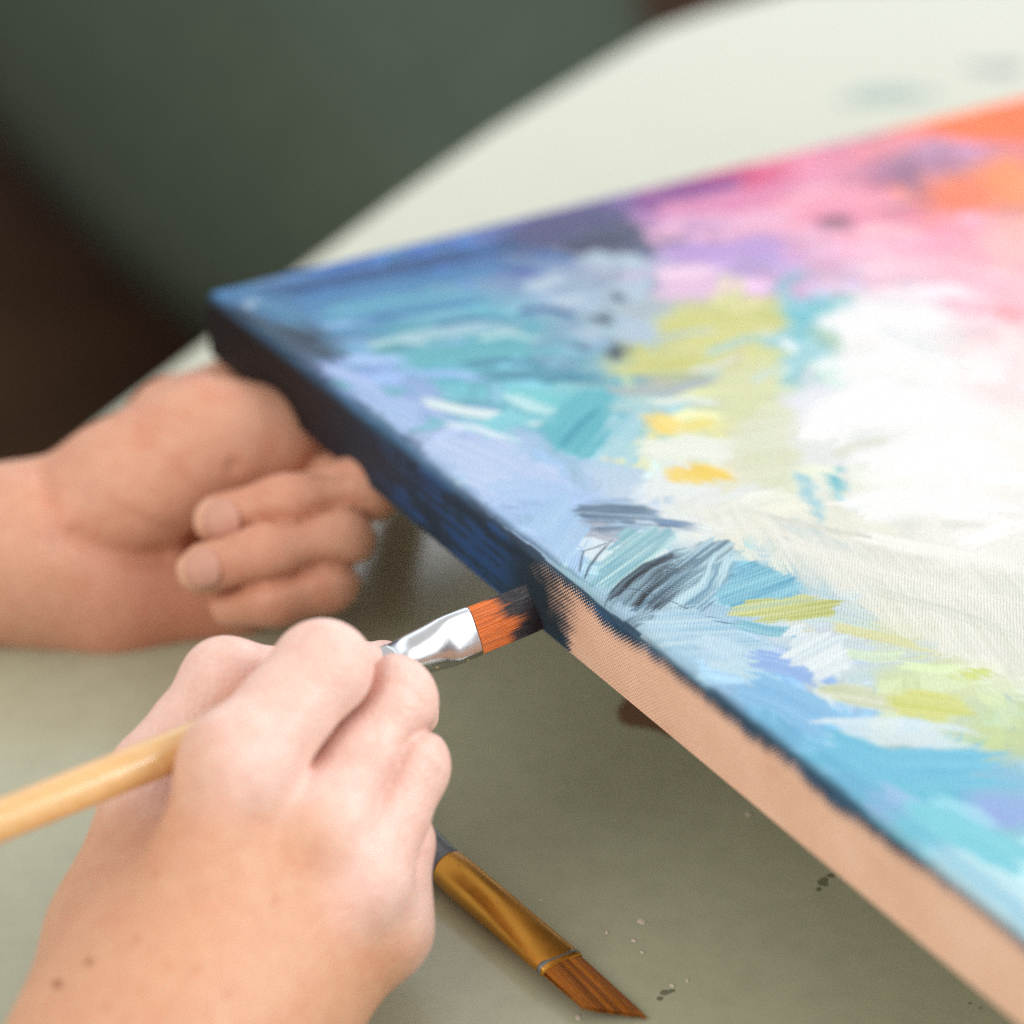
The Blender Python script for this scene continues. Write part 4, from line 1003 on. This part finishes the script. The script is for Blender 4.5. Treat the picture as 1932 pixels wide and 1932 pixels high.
def tuft(name, root, axis, side, thick, w, t, length, prof, colour, mat, parent, n=900, seed=0, splay=0.0, core_col=None):
    """a flat tuft: a solid core and n tapered hairs as one part; prof(x) gives the reach of the hair at side position x"""
    rg = np.random.default_rng(seed); V = []; Fc = []; C = []
    # core
    nx_, ns = 24, 14
    for face in (-1, 1):
        base = len(V)
        for i_ in range(nx_ + 1):
            x = -1 + 2 * i_ / nx_
            for k_ in range(ns + 1):
                s_ = k_ / ns; l = length * prof(x) * s_ * 0.965
                y = face * math.sqrt(max(0, 1 - 0.92 * x * x)) * (1 - 0.75 * s_ ** 1.6) * 0.92
                V.append(root + axis * l + side * (x * w * 0.97 * (1 + splay * s_)) + thick * (y * t)); C.append(colour(x, s_ * prof(x), rg, 0.35))
        for i_ in range(nx_):
            for k_ in range(ns):
                q = (base + i_ * (ns + 1) + k_, base + (i_ + 1) * (ns + 1) + k_, base + (i_ + 1) * (ns + 1) + k_ + 1, base + i_ * (ns + 1) + k_ + 1)
                Fc.append(q if face > 0 else q[::-1])
    for h in range(n):
        x = rg.uniform(-1, 1); y = (1 if rg.random() < 0.5 else -1) * math.sqrt(max(0, 1 - 0.92 * x * x)) * rg.uniform(0.86, 1.02)
        L = length * prof(x) * rg.uniform(0.93, 1.01); dx = rg.normal() * 0.02; rad = rg.uniform(0.00005, 0.00009)
        base = len(V); ns2 = 7
        for k_ in range(ns2 + 1):
            s_ = k_ / ns2
            c = root + axis * (L * s_) + side * ((x + dx * s_ * s_) * w * (1 + splay * s_)) + thick * (y * t * (1 - 0.74 * s_ ** 1.6))
            r_ = rad * (1 - 0.6 * s_); col = colour(x, s_ * prof(x), rg if k_ == 0 else None, 0)
            if k_ == 0: vv = rg.uniform(0.75, 1.2)
            for a_ in range(3):
                an = a_ * 2.0944
                V.append(c + side * (r_ * math.cos(an)) + thick * (r_ * math.sin(an))); C.append(np.clip(np.asarray(col) * vv, 0, 1))
        for k_ in range(ns2):
            for a_ in range(3):
                b_ = (a_ + 1) % 3
                Fc.append((base + k_ * 3 + a_, base + k_ * 3 + b_, base + k_ * 3 + 3 + b_, base + k_ * 3 + 3 + a_))
    me = mesh_np(name, np.array(V), np.array(Fc)); set_col(me, 'hair', np.array(C))
    return child_of(link(name, me, mat), parent)

# --- the brush in the hand
tip = at(1006, 1146, .541); end = at(0, 1548, .455)
ax = nrm(tip - end)
fer_front = at(888, 1203, .5315); fer_front = tip - ax * np.dot(tip - fer_front, ax)
LB_ = float(np.dot(tip - fer_front, ax))
sdv = at(905, 1240, .5315) - at(870, 1165, .5315)
ax, sd1, th1 = frame_of(ax, sdv + FWD * 0.0015)
if np.dot(th1, FWD) > 0: th1 = -th1
brush = empty('paintbrush', tuple(map(float, end)))
fl = 0.030
fb = fer_front - ax * fl
hand_len = float(np.dot(fb - end, ax)) + 0.06
rings = []
for s_, r_ in [(-0.06, .0042), (-0.03, .0044), (0.02, .0047), (0.06, .00485), (hand_len - 0.09, .0049), (hand_len - 0.075, .0048), (hand_len - 0.06, .0044), (hand_len - 0.055, .0042)]:
    rings.append((end + ax * s_, sd1 * r_, th1 * r_, 2))
loft('handle', rings, M_WOOD, brush)
rings = []
for s_, hw, ht, sq in [(-0.002, .0043, .0043, 2), (0.0, .0047, .0047, 2), (0.003, .0047, .0047, 2), (0.0032, .0050, .0050, 2), (0.0045, .0050, .0050, 2), (0.0047, .0047, .0047, 2), (0.010, .0053, .0047, 2), (0.015, .0057, .0044, 2.1), (0.018, .0060, .0039, 2.3), (0.0205, .0063, .0030, 2.8), (0.023, .0064, .0025, 3.2), (0.0295, .0064, .0023, 3.2), (0.030, .0063, .0021, 3.2)]:
    rings.append((fb + ax * s_, sd1 * hw, th1 * ht, sq))
loft('ferrule', rings, M_SILVER, brush)
org = lin((220, 112, 18)); drk = np.array([0.012, 0.009, 0.016])
jag = np.random.default_rng(3).uniform(-1, 1, 64)
def col1(x, s, rg, j):
    i_ = (x + 1) * 30; k_ = int(i_) % 63; fr = i_ - int(i_); jj_ = jag[k_] * (1 - fr) + jag[k_ + 1] * fr
    edge = 0.50 + 0.10 * jj_ + 0.09 * math.sin(3.1 * x + 0.6) + 0.07 * math.sin(7.3 * x)
    m = min(1, max(0, (s - edge) / 0.10)); m = m * m * (3 - 2 * m)
    return org * (1 - m) + drk * m
# the hairs lean a little where they are pressed on the canvas side
tuft('bristles', fer_front - ax * 0.001, ax, sd1, th1, .0061, .0020, LB_ + 0.002, lambda x: 1.0 + 0.035 * x, col1, M_HAIR, brush, 900, 5)
tag(brush, 'flat brush with pale wooden handle and silver ferrule, its dark tip touching the canvas', 'paintbrush', 'paintbrushes')

# --- the brush lying on the table
zt = TABLE_Z
def tz(px, py, h): return on_z(px, py, zt + h)
tip2 = tz(1215, 1914, .0022); root2 = tz(1062, 1822, .0040); back2 = tz(848, 1640, .0057)
ax2 = nrm(root2 - back2)
ax2, sd2, th2 = frame_of(ax2, np.cross(ax2, np.array([0.30, -0.05, 1.0])))
if th2[2] < 0: th2 = -th2
if np.dot(sd2, RIGHT) < 0: sd2 = -sd2
brush2 = empty('paintbrush', tuple(map(float, [back2[0], back2[1], zt])))
Lf = float(np.dot(root2 - back2, ax2))
rings = []
for s_, hw, ht, sq in [(-0.001, .0047, .0047, 2), (0.0, .0052, .0052, 2), (0.008, .0053, .0053, 2), (Lf * 0.45, .0056, .0049, 2), (Lf * 0.62, .0060, .0041, 2.1), (Lf * 0.78, .0064, .0031, 2.4), (Lf * 0.92, .0066, .0024, 2.8), (Lf - 0.0006, .0066, .0021, 3), (Lf, .0064, .0019, 3)]:
    rings.append((back2 + ax2 * s_ - np.array([0, 0, 0]), sd2 * hw, th2 * ht, sq))
loft('ferrule', rings, M_GOLD, brush2)
rings = [(back2 + ax2 * s_, sd2 * r_, th2 * r_, 2) for s_, r_ in [(-0.105, .0026), (-0.1035, .0032), (-0.08, .0040), (-0.05, .0050), (-0.02, .0056), (-0.010, .0056), (-0.003, .0051), (0.001, .0046)]]
loft('handle', rings, M_GREYPAINT, brush2)
rings = [(back2 + ax2 * s_, sd2 * .00675, th2 * .0022, 3) for s_ in (Lf - 0.0022, Lf - 0.0010)]
loft('crimp_ring', rings, simple_mat('crimp_steel', (0.22, 0.22, 0.21), 0.45, 0.8), brush2)
b1, b2_ = lin((186, 112, 18)), lin((140, 78, 10))
def col2(x, s, rg, j):
    q = 0.5 + 0.5 * math.sin(x * 9 + 2.0 * math.sin(x * 4)); c = b1 * (1 - q) + b2_ * q
    e = min(1, max(0, (s - 0.9) / 0.1)); return c * (1 - e * 0.5) + lin((220, 140, 34)) * e * 0.5
LT = float(np.linalg.norm(tip2 - root2))
tuft('bristles', root2 - ax2 * 0.001, nrm(ax2 + np.array([0, 0, -0.045])), sd2, th2, .0062, .0018, LT * 1.05, lambda x: 0.60 + 0.20 * (x + 1) - 0.0 * x, col2, M_HAIR, brush2, 800, 9)
tag(brush2, 'worn brush with copper ferrule and brown angled hairs lying on the table', 'paintbrush', 'paintbrushes')
